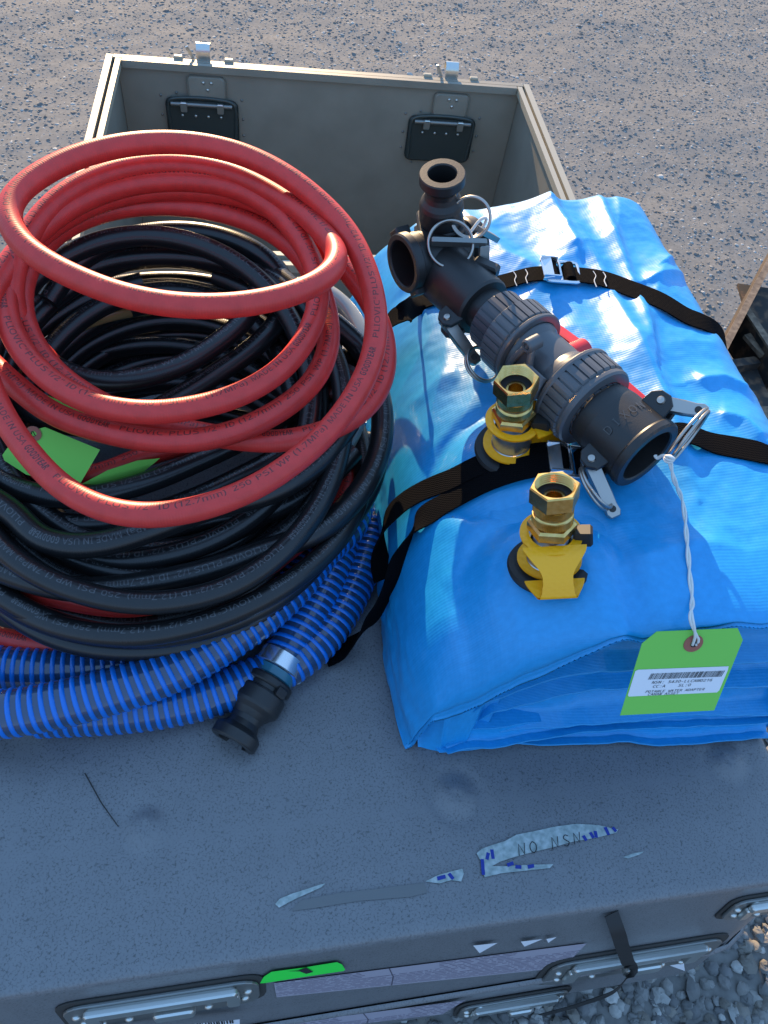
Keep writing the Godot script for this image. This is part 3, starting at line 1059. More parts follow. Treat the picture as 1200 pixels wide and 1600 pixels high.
func make_open_case() -> void:
	var t := thing("open_case", "open empty taupe metal case behind the hoses, its inner wall and dished handle pockets showing", "case", Transform3D(Basis(), Vector3(0.114, 0, -1.343)))
	var X := 0.432
	var Z := 0.323
	var th := 0.018
	var y0 := 0.03
	var y1 := 0.485
	# walls, butted at the corners
	for s in [-1, 1]:
		obj("side_wall", box(null, Transform3D(Basis(), Vector3(s * (X - th / 2), (y0 + y1) / 2, 0)), Vector3(th, y1 - y0, 2 * Z), 0.001), M.inner, t)
		obj("end_wall", box(null, Transform3D(Basis(), Vector3(0, (y0 + y1) / 2, s * (Z - th / 2))), Vector3(2 * X - 2 * th - 0.002, y1 - y0, th), 0.001), M.inner, t)
	obj("case_floor", box(null, Transform3D(Basis(), Vector3(0, y0 + 0.01, 0)), Vector3(2 * X - 2 * th - 0.002, 0.018, 2 * Z - 2 * th - 0.002), 0.0), M.inner, t)
	# rim: inner lip, dark groove, outer lip
	for lip in [["inner_lip", th + 0.004, 0.010, 0.0], ["outer_lip", 0.003, 0.012, 0.003]]:
		var e: float = lip[1]
		var w: float = lip[2]
		for s in [-1, 1]:
			obj(lip[0], beam(null, Vector3(s * (X - e + 0.0), 0.493 - lip[3], -Z + e - w / 2), Vector3(s * (X - e), 0.493 - lip[3], Z - e + w / 2), w, 0.014, 0.0015), M.rim, t)
			obj(lip[0], beam(null, Vector3(-X + e + w / 2 + 0.0005, 0.493 - lip[3], s * (Z - e)), Vector3(X - e - w / 2 - 0.0005, 0.493 - lip[3], s * (Z - e)), w, 0.014, 0.0015), M.rim if s > 0 else M.inner, t)
	var gr := MB.new()
	for s in [-1, 1]:
		beam(gr, Vector3(s * (X - 0.0125), 0.4875, -Z + 0.008), Vector3(s * (X - 0.0125), 0.4875, Z - 0.008), 0.006, 0.004, 0.0)
		beam(gr, Vector3(-X + 0.008, 0.4865, s * (Z - 0.0125)), Vector3(X - 0.008, 0.4865, s * (Z - 0.0125)), 0.006, 0.004, 0.0)
	obj("rim_groove", gr, M.dark_groove, t)
	# on the far wall: two big dished handle pockets, a smaller latch dish above each
	var inv := t.transform.affine_inverse()
	var wall := Transform3D(Basis(Vector3.RIGHT, Vector3(0, 0, 1), Vector3(0, -1, 0)), Vector3.ZERO)   # prism axis towards the viewer
	for c in [Vector3(0.3702,0.3782,-1.6480), Vector3(-0.1406,0.3829,-1.6480)]:
		var p: Vector3 = inv * c
		p.z = -Z + th
		var root := Node3D.new()
		root.name = numbered("handle_pocket", t)
		root.position = p
		t.add_child(root, true)
		obj("pan", prism(rect(0.148, 0.100, 0.014), 0.0004, 0.010, 0.006, null, wall), M.dish, root)
		obj("hinge_bar", tube(PackedVector3Array([Vector3(-0.062, 0.040, 0.012), Vector3(0.062, 0.040, 0.012)]), 0.0045, 10), M.zinc_dull, root)
		obj("frame_bar", tube(smooth([Vector3(-0.066, -0.042, 0.010), Vector3(-0.068, 0.036, 0.010), Vector3(-0.062, 0.047, 0.010), Vector3(0.062, 0.047, 0.010), Vector3(0.068, 0.036, 0.010), Vector3(0.066, -0.042, 0.010)], 0.004), 0.0035, 8), M.dish, root)
		for x in [-0.036, 0.038]:
			obj("hinge_lug", box(null, Transform3D(Basis(), Vector3(x, 0.037, 0.016)), Vector3(0.013, 0.020, 0.008), 0.002), M.zinc, root)
		for x in [-0.041, -0.014, 0.012, 0.038]:
			obj("rivet", dome(0.0032, wall * Transform3D(Basis(), Vector3(x, 0.0102, -0.016))), M.zinc, root)
		for q in [Vector2(-0.082, 0.05), Vector2(-0.05, 0.057), Vector2(-0.005, 0.058), Vector2(0.04, 0.058), Vector2(0.082, 0.05), Vector2(0.083, 0.01), Vector2(0.083, -0.025), Vector2(-0.083, 0.01), Vector2(-0.083, -0.025), Vector2(-0.055, -0.058), Vector2(0.0, -0.059), Vector2(0.055, -0.058)]:
			obj("rivet", dome(0.0028, wall * Transform3D(Basis(), Vector3(q.x, 0.0004, -q.y))), M.zinc_dull, root)
		var small := Node3D.new()
		small.name = numbered("latch_pocket", t)
		small.position = Vector3(p.x + 0.012, 0.452, -Z + th)
		t.add_child(small, true)
		obj("pan", prism(rect(0.078, 0.052, 0.010), 0.0004, 0.007, 0.005, null, wall), M.dish if false else M.inner, small)
		for q in [Vector2(-0.006, 0.014), Vector2(0.010, 0.014), Vector2(0.002, 0.0)]:
			obj("rivet", dome(0.0034, wall * Transform3D(Basis(), Vector3(q.x, 0.0072, -q.y))), M.zinc, small)
		for q in [Vector2(-0.036, -0.031), Vector2(0.0, -0.032), Vector2(0.036, -0.031)]:
			obj("rivet", dome(0.0026, wall * Transform3D(Basis(), Vector3(q.x, 0.0004, -q.y))), M.zinc_dull, small)
		# the catch that stands up outside the far rim
		var catch := Node3D.new()
		catch.name = numbered("catch", t)
		catch.position = Vector3(p.x + 0.008, 0.5, -Z - 0.008)
		t.add_child(catch, true)
		var hook := []
		for k in 7:
			var a := PI * k / 6.0
			hook.append(Vector3(0, 0.008 + 0.016 * sin(a), -0.006 + 0.012 * cos(a)))
		hook.insert(0, Vector3(0, -0.05, 0.006))
		var hp := smooth(hook, 0.002)
		var sd := PackedVector3Array()
		for i in hp.size():
			sd.append(Vector3.RIGHT)
		obj("hook", ribbon(hp, sd, 0.027, 0.002), M.zinc, catch)
		obj("wing", box(null, Transform3D(Basis(Vector3(0, 0, 1), 0.5), Vector3(-0.026, 0.008, 0)), Vector3(0.006, 0.026, 0.004), 0.001), M.zinc, catch)
		for x in [-0.05, 0.05]:
			obj("stop", box(null, Transform3D(Basis(), Vector3(x, -0.004, 0.002)), Vector3(0.018, 0.012, 0.008), 0.002), M.rim, catch)

func make_steel_frame() -> void:
	var t := thing("steel_frame", "rusty black welded steel frame at the right edge beyond the bladder", "metal frame", Transform3D(Basis(), Vector3(0.9530,0.2500,-1.0988)))
	var inv := t.transform.affine_inverse()
	var a: Vector3 = inv * Vector3(0.8386,0.3300,-1.0237)
	var b: Vector3 = inv * Vector3(1.2314,0.3300,-1.5447)
	obj("side_plate", beam(null, a - Vector3(0, 0.08, 0), b - Vector3(0, 0.08, 0), 0.010, 0.16, 0.001), M.rust, t)
	obj("top_edge", beam(null, a + Vector3(0, 0.0035, 0), b + Vector3(0, 0.0035, 0), 0.014, 0.006, 0.001), M.rust_bare, t)
	var c: Vector3 = inv * Vector3(0.9683,0.3000,-1.1943)
	var d: Vector3 = inv * Vector3(0.9832,0.3000,-1.0192)
	obj("cross_plate", beam(null, c - Vector3(0, 0.045, 0), d - Vector3(0, 0.045, 0), 0.008, 0.09, 0.001), M.rust, t)
	obj("cross_edge", beam(null, c + Vector3(0, 0.0025, 0), d + Vector3(0, 0.0025, 0), 0.016, 0.005, 0.001), M.rust_bare, t)
	obj("gusset", prism(PackedVector2Array([Vector2(-0.012, -0.03), Vector2(0.022, -0.03), Vector2(0.022, 0.03), Vector2(-0.022, 0.03)]), -0.004, 0.004, 0.0, null, Transform3D(Basis(Vector3.UP, 0.4), inv * Vector3(0.9747,0.2800,-1.1083))), M.rust_bare, t)
	var e: Vector3 = inv * Vector3(0.9420,0.2300,-1.0728)
	var f: Vector3 = inv * Vector3(0.9290,0.2300,-0.8437)
	obj("lower_rail", beam(null, e, f, 0.055, 0.05, 0.002), M.rust, t)
	obj("rail_patch", beam(null, e.lerp(f, 0.5) + Vector3(0.004, 0.0262, 0), f + Vector3(0.004, 0.0262, 0), 0.040, 0.002, 0.0005), M.rust_bare, t)
	obj("end_plate", beam(null, a - Vector3(0.0, 0.10, 0.006), e + Vector3(0.02, -0.02, 0), 0.02, 0.12, 0.002), M.rust, t)
	obj("floor_plate", beam(null, inv * Vector3(1.1553,0.1900,-1.4101), inv * Vector3(1.1100,0.1900,-1.1675), 0.12, 0.006, 0.001), M.rust, t)
	for q in [a, f]:
		obj("foot", beam(null, q - Vector3(-0.02, 0.02, 0), Vector3(q.x + 0.02, -t.position.y + 0.002, q.z), 0.03, 0.03, 0.001, Vector3.FORWARD), M.rust, t)

# ---------------------------------------------------------------- the folded blue bladder
var creases := []
var ports := []
var bl_noise: Array = []

func bl_base(l: float, a: float) -> float:
	var x := minf(absf((l - 0.315) / 0.20), 1.0)
	var y := pow(maxf(1.0 - pow(x, 3.2 if l < 0.315 else 8.0), 0.0), 1.0 / 2.6) * (0.84 + 0.75 * (l - 0.115))
	return (0.25 - 0.045 * clampf((a - 0.3) / 0.6, 0, 1)) * y

func bl_wrinkle(l: float, a: float) -> float:
	# l across, a away from the viewer; metres up
	var h := 0.0
	var edge := clampf((0.20 - absf(l - 0.315)) / 0.05, 0.15, 1.0)
	h += bl_noise[0].get_noise_2d(l, a * 0.7) * lerpf(0.0030, 0.0055, ssm(0.4, 0.7, a))
	h += absf(bl_noise[1].get_noise_2d(l + a * 0.25, a * 0.6)) * -0.0015
	h += bl_noise[2].get_noise_2d(l, a) * 0.0007
	var far := ssm(0.40, 0.62, a)
	var d2 := absf(bl_noise[3].get_noise_2d(l * 1.3 - a * 0.55, a * 0.5 + l * 0.3))
	h += (0.008 - 0.024 * d2) * far * 0.3
	var q := Vector2(l, a)
	for c in creases:
		var best := 1e9
		var side := 0.0
		var along := 0.0
		var pts: Array = c.p
		for i in pts.size() - 1:
			var u: Vector2 = pts[i]
			var v: Vector2 = pts[i + 1]
			var t := clampf((q - u).dot(v - u) / (v - u).length_squared(), 0, 1)
			var w := u.lerp(v, t)
			var d := q.distance_to(w)
			if d < best:
				best = d
				side = signf((v - u).cross(q - u))
				along = (i + t) / (pts.size() - 1.0)
		var fade := minf(1.0, minf(along, 1.0 - along) * 5.0 + c.ends)
		# a rounded ridge, steeper on one side than on the other
		var w2: float = c.w * (1.0 if side > 0 else c.skew)
		h += 0.75 * c.h * fade * exp(-pow(best / w2, 1.4))
	h *= edge
	for p in ports:
		var r: float = q.distance_to(p)
		var k := 1.0 - ssm(0.032, 0.075, r)
		h = lerpf(h, 0.004 + 0.006 * (1.0 - ssm(0.030, 0.048, r)), k)
		h -= 0.006 * exp(-pow((r - 0.062) / 0.010, 2.0)) - 0.002 * exp(-pow((r - 0.045) / 0.005, 2.0))
	return h

func bl_top(l: float, a: float) -> float:
	return bl_base(l, a) + bl_wrinkle(l, a)

func on_bl(p: Vector3, lift := 0.0) -> Vector3:
	return Vector3(p.x, CASE_TOP + bl_top(p.x, -p.z) + lift, p.z)

func make_bladder() -> void:
	for k in 4:
		var f := FastNoiseLite.new()
		f.seed = 300 + k
		f.frequency = [6.0, 9.0, 38.0, 7.0][k]
		f.fractal_octaves = [2, 2, 2, 1][k]
		bl_noise.append(f)
	for p in [Vector3(0.2200,0.7112,-0.4517), Vector3(0.2238,0.7218,-0.3173)]:
		ports.append(Vector2(p.x, -p.z))
	for c in [
		[[Vector3(0.3671,0.7144,-0.8534), Vector3(0.3717,0.7186,-0.8082), Vector3(0.3757,0.7278,-0.6997), Vector3(0.3726,0.7350,-0.5996), Vector3(0.3752,0.7420,-0.5160), Vector3(0.3708,0.7472,-0.4388), Vector3(0.3662,0.7504,-0.3840)], 0.014, 0.010, 2.4, 0.2],
		[[Vector3(0.4230,0.7192,-0.8963), Vector3(0.4155,0.7240,-0.8234), Vector3(0.4089,0.7302,-0.7349), Vector3(0.3984,0.7366,-0.6347), Vector3(0.3853,0.7404,-0.5571)], 0.013, 0.007, 3.5, 0.6],
		[[Vector3(0.3505,0.7082,-0.9136), Vector3(0.3549,0.7118,-0.8634), Vector3(0.3562,0.7162,-0.8092), Vector3(0.3558,0.7204,-0.7524)], 0.016, 0.008, 3.0, 0.7],
		[[Vector3(0.2335,0.6860,-0.9302), Vector3(0.2478,0.6928,-0.8631), Vector3(0.2773,0.7062,-0.7671), Vector3(0.3079,0.7140,-0.7340)], 0.010, 0.016, 1.4, 0.3],
		[[Vector3(0.1848,0.6634,-0.9321), Vector3(0.1861,0.6660,-0.8707), Vector3(0.1709,0.6586,-0.8002), Vector3(0.1526,0.6416,-0.7589)], 0.010, 0.014, 1.5, 0.3],
		[[Vector3(0.5468,0.7000,-0.7990), Vector3(0.5186,0.7000,-0.7932), Vector3(0.4583,0.7324,-0.7300)], 0.008, 0.006, 1.8, 0.8],
		[[Vector3(0.5304,0.7000,-0.7529), Vector3(0.4700,0.7296,-0.7129), Vector3(0.4205,0.7354,-0.6887)], 0.008, 0.006, 2.5, 0.8],
		[[Vector3(0.4689,0.7464,-0.5072), Vector3(0.4442,0.7506,-0.5203), Vector3(0.4164,0.7486,-0.5164)], 0.010, 0.009, 1.6, 0.6],
		[[Vector3(0.4449,0.7580,-0.4298), Vector3(0.4369,0.7558,-0.4555), Vector3(0.4165,0.7526,-0.4664)], 0.009, 0.008, 2.0, 0.6],
		[[Vector3(0.1477,0.6440,-0.5734), Vector3(0.1729,0.6726,-0.5843), Vector3(0.1978,0.6908,-0.5855)], 0.006, 0.012, 1.6, 0.2],
		[[Vector3(0.1528,0.6632,-0.3301), Vector3(0.1723,0.6860,-0.3358), Vector3(0.1966,0.7056,-0.3362)], 0.008, 0.022, 1.4, 0.1],
		[[Vector3(0.2733,0.7388,-0.3015), Vector3(0.3032,0.7440,-0.3161), Vector3(0.3421,0.7508,-0.3235), Vector3(0.3793,0.7586,-0.3114)], 0.010, 0.018, 1.6, 0.1],
		[[Vector3(0.1322,0.6212,-0.4052), Vector3(0.1569,0.6650,-0.4052), Vector3(0.1782,0.6872,-0.4112)], 0.006, 0.018, 1.4, 0.1]]:
		var flat := []
		for p in c[0]:
			flat.append(Vector2(p.x, -p.z))
		creases.append({"p": flat, "h": c[1], "w": c[2], "skew": c[3], "ends": c[4]})
	var t := thing("water_bladder", "folded glossy blue vinyl water bladder lying on the closed grey case", "water bladder", Transform3D(Basis(), Vector3(0.315, CASE_TOP, -0.57)))
	var off := -t.position
	# top sheet: over the left side, across, down the right side; hanging over the front in a lip
	var cols := 170
	var main := 230
	var fr := 0.250
	var rows_v := []
	var wave := FastNoiseLite.new()
	wave.seed = 71
	wave.frequency = 7.0
	for k in 4:
		rows_v.append([0, 1.0 - k / 4.0])     # tucked back under the lip
	for k in 8:
		rows_v.append([1, k / 8.0])           # hanging
	for k in 10:
		rows_v.append([2, k / 10.0])          # rounding the front edge
	for k in main:
		rows_v.append([3, k / (main - 1.0)])
	for k in 10:
		rows_v.append([4, (k + 1) / 10.0])
	var p := PackedVector3Array()
	var uvs := PackedVector2Array()
	for r in rows_v:
		for c in cols:
			var s := c / (cols - 1.0) * 2.0 - 1.0
			var l := 0.315 + 0.20 * sin(s * PI / 2)
			var rad := 0.060
			var a0 := fr + rad
			var a1 := 0.875
			var kind: int = r[0]
			var f: float = r[1]
			var sideways := ssm(0.985, 1.0, absf(s))     # the very foot of the sides
			var top := bl_base(l, a0) + bl_wrinkle(l, a0)
			var lip := lerpf(0.002, 0.072, ssm(0.116, 0.131, l))
			lip = lerpf(lip, 0.158, ssm(0.130, 0.215, l))
			lip = lerpf(lip, 0.242, ssm(0.205, 0.285, l))
			lip = lerpf(lip, 0.258, ssm(0.28, 0.40, l)) + wave.get_noise_2d(l, 0.0) * 0.006
			lip = minf(lip, top - 0.012)
			lip = maxf(lip, 0.002)
			var x := l
			var h := 0.0
			var a := 0.0
			var bulge := 0.004 * wave.get_noise_2d(l * 1.5, 4.0)
			var drop_h := minf(0.055, (top - lip) * 0.75)
			if kind == 0:
				a = fr + 0.05 * f + bulge; h = lip + 0.004 * f
			elif kind == 1:
				a = fr + bulge - 0.004 * sin(f * PI) + 0.007 * exp(-pow(f / 0.10, 2.0)) * 0.6 - 0.006 * exp(-pow((f - 0.14) / 0.12, 2.0)) + 0.004; h = lerpf(lip, top - drop_h, f)
			elif kind == 2:
				var g := f * PI / 2
				a = a0 - (rad - bulge) * cos(g); h = top - drop_h * (1.0 - sin(g))
			elif kind == 3:
				a = lerpf(a0, a1, f)
				h = bl_base(l, a) + bl_wrinkle(l, a)
			else:
				var g := f * PI / 2
				var tb := bl_base(l, a1) + bl_wrinkle(l, a1)
				a = a1 + 0.045 * sin(g); h = tb * (1.0 - 0.96 * (1.0 - cos(g)))
			# corners in plan are rounded off
			var front_in := clampf((0.33 - a) / 0.08, 0, 1)
			x = 0.315 + (x - 0.315) * (1.0 - 0.07 * front_in * front_in * (1.0 if l < 0.315 else 0.3))
			# the left side leans in under the shoulder here and there
			x += (0.006 * wave.get_noise_2d(a * 1.3, 9.0 + h * 6.0)) * ssm(0.75, 1.0, absf(s))
			p.append(Vector3(x, CASE_TOP + maxf(h, 0.001), -a) + off)
			uvs.append(Vector2(l / 0.05, (a if kind > 2 else a - (top - h)) / 0.05))
	var mb := MB.new()
	mb.grid(p, rows_v.size(), cols, false, uvs)
	if mb.n[(22 + 100) * cols + 85].y < 0:
		mb = MB.new()
		mb.grid(p, rows_v.size(), cols, true, uvs)
	obj("top_sheet", mb, M.vinyl, t)
	# the folded layers beneath, their rounded edges showing at the front
	var layers := [[0.001, 0.020, 0.238, 0.150, 1.0], [0.019, 0.040, 0.243, 0.158, 1.0], [0.036, 0.112, 0.247, 0.196, 0.80], [0.097, 0.165, 0.253, 0.178, 0.70], [0.150, 0.262, 0.260, 0.160, 0.66]]
	for k in layers.size():
		var ly: Array = layers[k]
		var m2 := MB.new()
		var n := 110
		var prof := 19
		var q := PackedVector3Array()
		var qu := PackedVector2Array()
		for i in n:
			var s := i / (n - 1.0)
			var l := lerpf(ly[3], 0.512, s)
			var sq := lerpf(ly[4] * 0.62, 1.0, ssm(0.0, 0.36, s)) if k > 0 else 1.0
			var lo: float = ly[0] * sq
			var hi: float = minf(ly[1] * lerpf(0.75, 1.0, ssm(0.0, 0.3, s)), bl_base(l, 0.31) - 0.010)
			lo += wave.get_noise_2d(l * 0.7, k * 11.0) * 0.006 * (1.0 if k > 0 else 0.0)
			hi = maxf(hi + wave.get_noise_2d(l * 0.7, k * 11.0 + 5.0) * 0.006, lo + 0.006)
			# the left end droops to the floor in a pinched nose
			var nose := ssm(0.0, 0.030 + 0.006 * sin(k * 2.1), l - ly[3])
			lo *= nose
			hi = lerpf(0.004 + 0.002 * k, hi, pow(nose, 0.7))
			var close := ssm(0.0, 0.012, l - ly[3])       # rounded left end
			var fa: float = ly[2] + 0.012 * wave.get_noise_2d(l * 0.5, 20.0 + k * 7.0) + 0.02 * (1.0 - close) * (1.0 - close)
			for j in prof:
				# from under the lip, round it, up the face that leans back, and in over the top
				var h := 0.0
				var a := 0.0
				var lean: float = (0.010 if k < 2 else [0.0, 0.0, 0.016, 0.018, 0.020][k]) * nose
				if j < 2:
					a = fa + 0.14 - 0.12 * j; h = lo + 0.003
				elif j < 7:
					var g := -PI / 2 + (j - 2) / 4.0 * PI * 0.62
					var rl := minf(0.0065, (hi - lo) * 0.4)
					a = fa + rl - rl * cos(g); h = lo + 0.003 + rl + rl * sin(g)
				elif j < prof - 1:
					var f := (j - 6) / float(prof - 8)
					var belly := 0.017 * sin(f * PI) * (0.6 + wave.get_noise_2d(l * 0.6, 50.0 + k * 9.0))
					a = fa + 0.003 + (0.0065 if k > 1 else 0.002) * ssm(0.0, 0.12, f) + lean * pow(f, 0.5) + belly * (0.8 if k > 1 else 0.1); h = lerpf(lo + 0.006, hi, f)
				else:
					a = fa + 0.19; h = hi
				var u := j / (prof - 1.0) * 2.0 - 1.0
				q.append(Vector3(l + (1.0 - close) * 0.004 * absf(u), CASE_TOP + maxf(h, 0.001), -a) + off)
				qu.append(Vector2(l / 0.05, (h + a) / 0.05))
		m2.grid(q, n, prof, true, qu)
		if m2.n[60 * prof + 9].z < 0:
			m2 = MB.new()
			m2.grid(q, n, prof, false, qu)
		obj("fold", m2, M.vinyl, t)
	# the gusset at the left front corner: the sheet folded to and fro like a fan, gathered at the foot
	var fan := MB.new()
	var fn := 97
	var fm := 24
	var fq := PackedVector3Array()
	var fu := PackedVector2Array()
	for i in fm:
		var s := i / (fm - 1.0)              # 0 at the top, 1 at the floor
		for j in fn:
			var u := j / (fn - 1.0)
			var l := lerpf(lerpf(0.134, 0.226, u), lerpf(0.140, 0.200, pow(u, 0.8)), s)
			var top := lerpf(0.045, 0.118, ssm(0.0, 0.5, u)) + 0.03 * u
			# folds of unequal width; sharp outer creases, softer inner ones
			var ph := (u + 0.035 * sin(u * 17.0) - 0.03 * s * sin(u * 9.0)) * 4.6
			var tri := absf(fposmod(ph, 2.0) - 1.0)
			tri = pow(tri, 0.8)
			var amp := lerpf(0.024, 0.006, pow(s, 0.7)) * (0.7 + 0.5 * sin(ph * 1.7 + 1.0))
			var a := lerpf(0.268, 0.243, pow(s, 0.6)) + amp * tri + 0.02 * u * (1.0 - s)
			var h := top * (1.0 - s) + 0.001 + 0.004 * tri * (1.0 - s)
			fq.append(Vector3(l, CASE_TOP + h, -a) + off)
			fu.append(Vector2(u * 0.14, s * 0.1) / 0.05)
	fan.grid(fq, fm, fn, true, fu)
	if fan.n[12 * fn + 40].z < 0:
		fan = MB.new()
		fan.grid(fq, fm, fn, false, fu)
	obj("gusset", fan, M.vinyl, t)

# ---------------------------------------------------------------- the hoses
func hose(called: String, label: String, path: PackedVector3Array, r: float, m: Material, u0 := 0.0, group := "", turn := 0.0) -> Node3D:
	var base := path[0]
	for p in path:
		base.y = minf(base.y, p.y - r)
	base = Vector3(-0.12, base.y, -0.53)
	var t := thing(called, label, "hose", Transform3D(Basis(), base), group)
	var q := PackedVector3Array()
	for p in path:
		q.append(p - base)
	obj("tube", tube(q, r, 20, 0.34, u0, true, turn), m, t)
	# cut ends show the bore
	for e in [0, q.size() - 1]:
		var d := (q[e] - q[1 if e == 0 else e - 1]).normalized()
		obj("bore", lathe([[0.0, 0.0006], [r * 0.62, 0.0006]], 18, null, at(q[e], Vector3.UP.cross(d) if absf(d.y) < 0.9 else Vector3.RIGHT, d)), M.rubber, t)
	return t

func coil(cx: float, cz: float, r: float, y0: float, y1: float, turns: float, a0: float, sd: int, wob := 0.012, tilt := 0.0) -> Array:
	# a loosely laid coil: every turn a little off the one below
	var n := FastNoiseLite.new()
	n.seed = sd
	n.frequency = 0.35
	var out := []
	var steps := int(turns * 18)
	for i in steps + 1:
		var f := i / float(steps)
		var a := a0 + f * turns * TAU
		var k := f * turns
		var rr := r + n.get_noise_2d(k * 2.2, 0.0) * wob * 2.0 + n.get_noise_2d(floorf(k) * 7.0, 9.0) * 0.0
		var ox := n.get_noise_2d(k * 0.9, 30.0) * wob * 1.6
		var oz := n.get_noise_2d(k * 0.9, 60.0) * wob * 1.6
		var y := lerpf(y0, y1, f) + n.get_noise_2d(k * 2.6, 90.0) * wob * 0.9 - sin(a) * tilt * f
		# the free end dives out of sight between the turns
		var dive := ssm(turns - 0.55, turns - 0.05, k)
		y -= 0.085 * dive
		rr += 0.012 * dive
		out.append(Vector3(cx + cos(a) * rr + ox, CASE_TOP + maxf(y, 0.0112), cz + sin(a) * rr + oz))
	return out

func make_hoses() -> void:
	var R := 0.0104
	# red hose: one long run in loose rising turns
	var red := [Vector3(-0.2752,0.7500,-0.5612), Vector3(-0.2509,0.7450,-0.5344), Vector3(-0.2161,0.7420,-0.4987), Vector3(-0.1870,0.7380,-0.4749), Vector3(-0.1501,0.7360,-0.4594), Vector3(-0.1053,0.7350,-0.4482), Vector3(-0.0692,0.7370,-0.4460), Vector3(-0.0330,0.7400,-0.4539), Vector3(0.0035,0.7450,-0.4731), Vector3(0.0337,0.7500,-0.5019), Vector3(0.0507,0.7580,-0.5374), Vector3(0.0522,0.7680,-0.5794), Vector3(0.0434,0.7720,-0.6214), Vector3(0.0195,0.7760,-0.6704), Vector3(-0.0155,0.7780,-0.7027), Vector3(-0.0608,0.7800,-0.7205), Vector3(-0.1115,0.7820,-0.7223), Vector3(-0.1570,0.7820,-0.7108), Vector3(-0.1960,0.7800,-0.6831), Vector3(-0.2170,0.7760,-0.6499), Vector3(-0.2255,0.7720,-0.6137), Vector3(-0.2243,0.7640,-0.5787), Vector3(-0.2156,0.7540,-0.5546), Vector3(-0.1895,0.7440,-0.5184), Vector3(-0.1612,0.7330,-0.5007), Vector3(-0.1282,0.7240,-0.4864), Vector3(-0.0835,0.7200,-0.4751), Vector3(-0.0381,0.7200,-0.4640), Vector3(0.0017,0.7200,-0.4604), Vector3(0.0363,0.7220,-0.4665), Vector3(0.0719,0.7280,-0.4811), Vector3(0.0967,0.7380,-0.5044), Vector3(0.1066,0.7520,-0.5369), Vector3(0.1011,0.7660,-0.5746), Vector3(0.0829,0.7780,-0.6109), Vector3(0.0563,0.7870,-0.6470), Vector3(0.0196,0.7940,-0.6868), Vector3(-0.0279,0.7980,-0.7175), Vector3(-0.0846,0.8000,-0.7228), Vector3(-0.1388,0.8000,-0.7102), Vector3(-0.1832,0.7980,-0.6808), Vector3(-0.2149,0.7940,-0.6392), Vector3(-0.2315,0.7880,-0.5996), Vector3(-0.2304,0.7800,-0.5616), Vector3(-0.2150,0.7720,-0.5221), Vector3(-0.1873,0.7650,-0.4899), Vector3(-0.1624,0.7620,-0.4724), Vector3(-0.1374,0.7600,-0.4623), Vector3(-0.1028,0.7600,-0.4569), Vector3(-0.0678,0.7620,-0.4606), Vector3(-0.0322,0.7660,-0.4708), Vector3(0.0038,0.7720,-0.4941), Vector3(0.0297,0.7800,-0.5294), Vector3(0.0417,0.7880,-0.5665), Vector3(0.0411,0.7960,-0.6024), Vector3(0.0278,0.8020,-0.6443), Vector3(0.0007,0.8070,-0.6870), Vector3(-0.0368,0.8100,-0.7142), Vector3(-0.0832,0.8120,-0.7190), Vector3(-0.1337,0.8120,-0.7076), Vector3(-0.1775,0.8100,-0.6782), Vector3(-0.2067,0.8060,-0.6408), Vector3(-0.2261,0.8000,-0.6019), Vector3(-0.2412,0.7900,-0.5615), Vector3(-0.2431,0.7780,-0.5224), Vector3(-0.2360,0.7660,-0.4893), Vector3(-0.2177,0.7540,-0.4539), Vector3(-0.1955,0.7480,-0.4227), Vector3(-0.1672,0.7440,-0.3918), Vector3(-0.1335,0.7420,-0.3709), Vector3(-0.0988,0.7420,-0.3637), Vector3(-0.0595,0.7440,-0.3687), Vector3(-0.0194,0.7480,-0.3840), Vector3(0.0171,0.7540,-0.4085), Vector3(0.0471,0.7640,-0.4353), Vector3(0.0728,0.7780,-0.4685), Vector3(0.0875,0.7920,-0.5015), Vector3(0.0916,0.8040,-0.5379), Vector3(0.0857,0.8160,-0.5803), Vector3(0.0708,0.8260,-0.6226), Vector3(0.0453,0.8350,-0.6575), Vector3(0.0100,0.8430,-0.6892), Vector3(-0.0319,0.8480,-0.7117), Vector3(-0.0792,0.8520,-0.7162), Vector3(-0.1272,0.8540,-0.7050), Vector3(-0.1716,0.8540,-0.6787), Vector3(-0.2019,0.8520,-0.6455), Vector3(-0.2168,0.8490,-0.6163), Vector3(-0.2155,0.8460,-0.5908), Vector3(-0.2011,0.8420,-0.5653), Vector3(-0.1793,0.8380,-0.5469), Vector3(-0.1508,0.8340,-0.5317), Vector3(-0.1202,0.8310,-0.5194), Vector3(-0.0846,0.8300,-0.5111), Vector3(-0.0491,0.8300,-0.5096), Vector3(-0.0132,0.8300,-0.5160), Vector3(0.0187,0.8300,-0.5298), Vector3(0.0438,0.8290,-0.5502), Vector3(0.0569,0.8270,-0.5758), Vector3(0.0574,0.8240,-0.6023), Vector3(0.0475,0.8220,-0.6268), Vector3(0.0279,0.8200,-0.6638), Vector3(-0.0022,0.8190,-0.6971), Vector3(-0.0396,0.8200,-0.7221), Vector3(-0.0828,0.8220,-0.7293), Vector3(-0.1271,0.8240,-0.7191), Vector3(-0.1661,0.8220,-0.6968), Vector3(-0.1941,0.8180,-0.6673), Vector3(-0.2102,0.8120,-0.6374), Vector3(-0.2204,0.8040,-0.6059), Vector3(-0.2275,0.7880,-0.5864), Vector3(-0.2273,0.7680,-0.5677), Vector3(-0.2194,0.7450,-0.5604), Vector3(-0.2030,0.7250,-0.5503)]
	var rp := relax(smooth(red, 0.005), 12)
	var rh := hose("red_hose", "long red rubber hose in loose printed turns on top of the pile", rp, R, M.red_hose, 0.47)
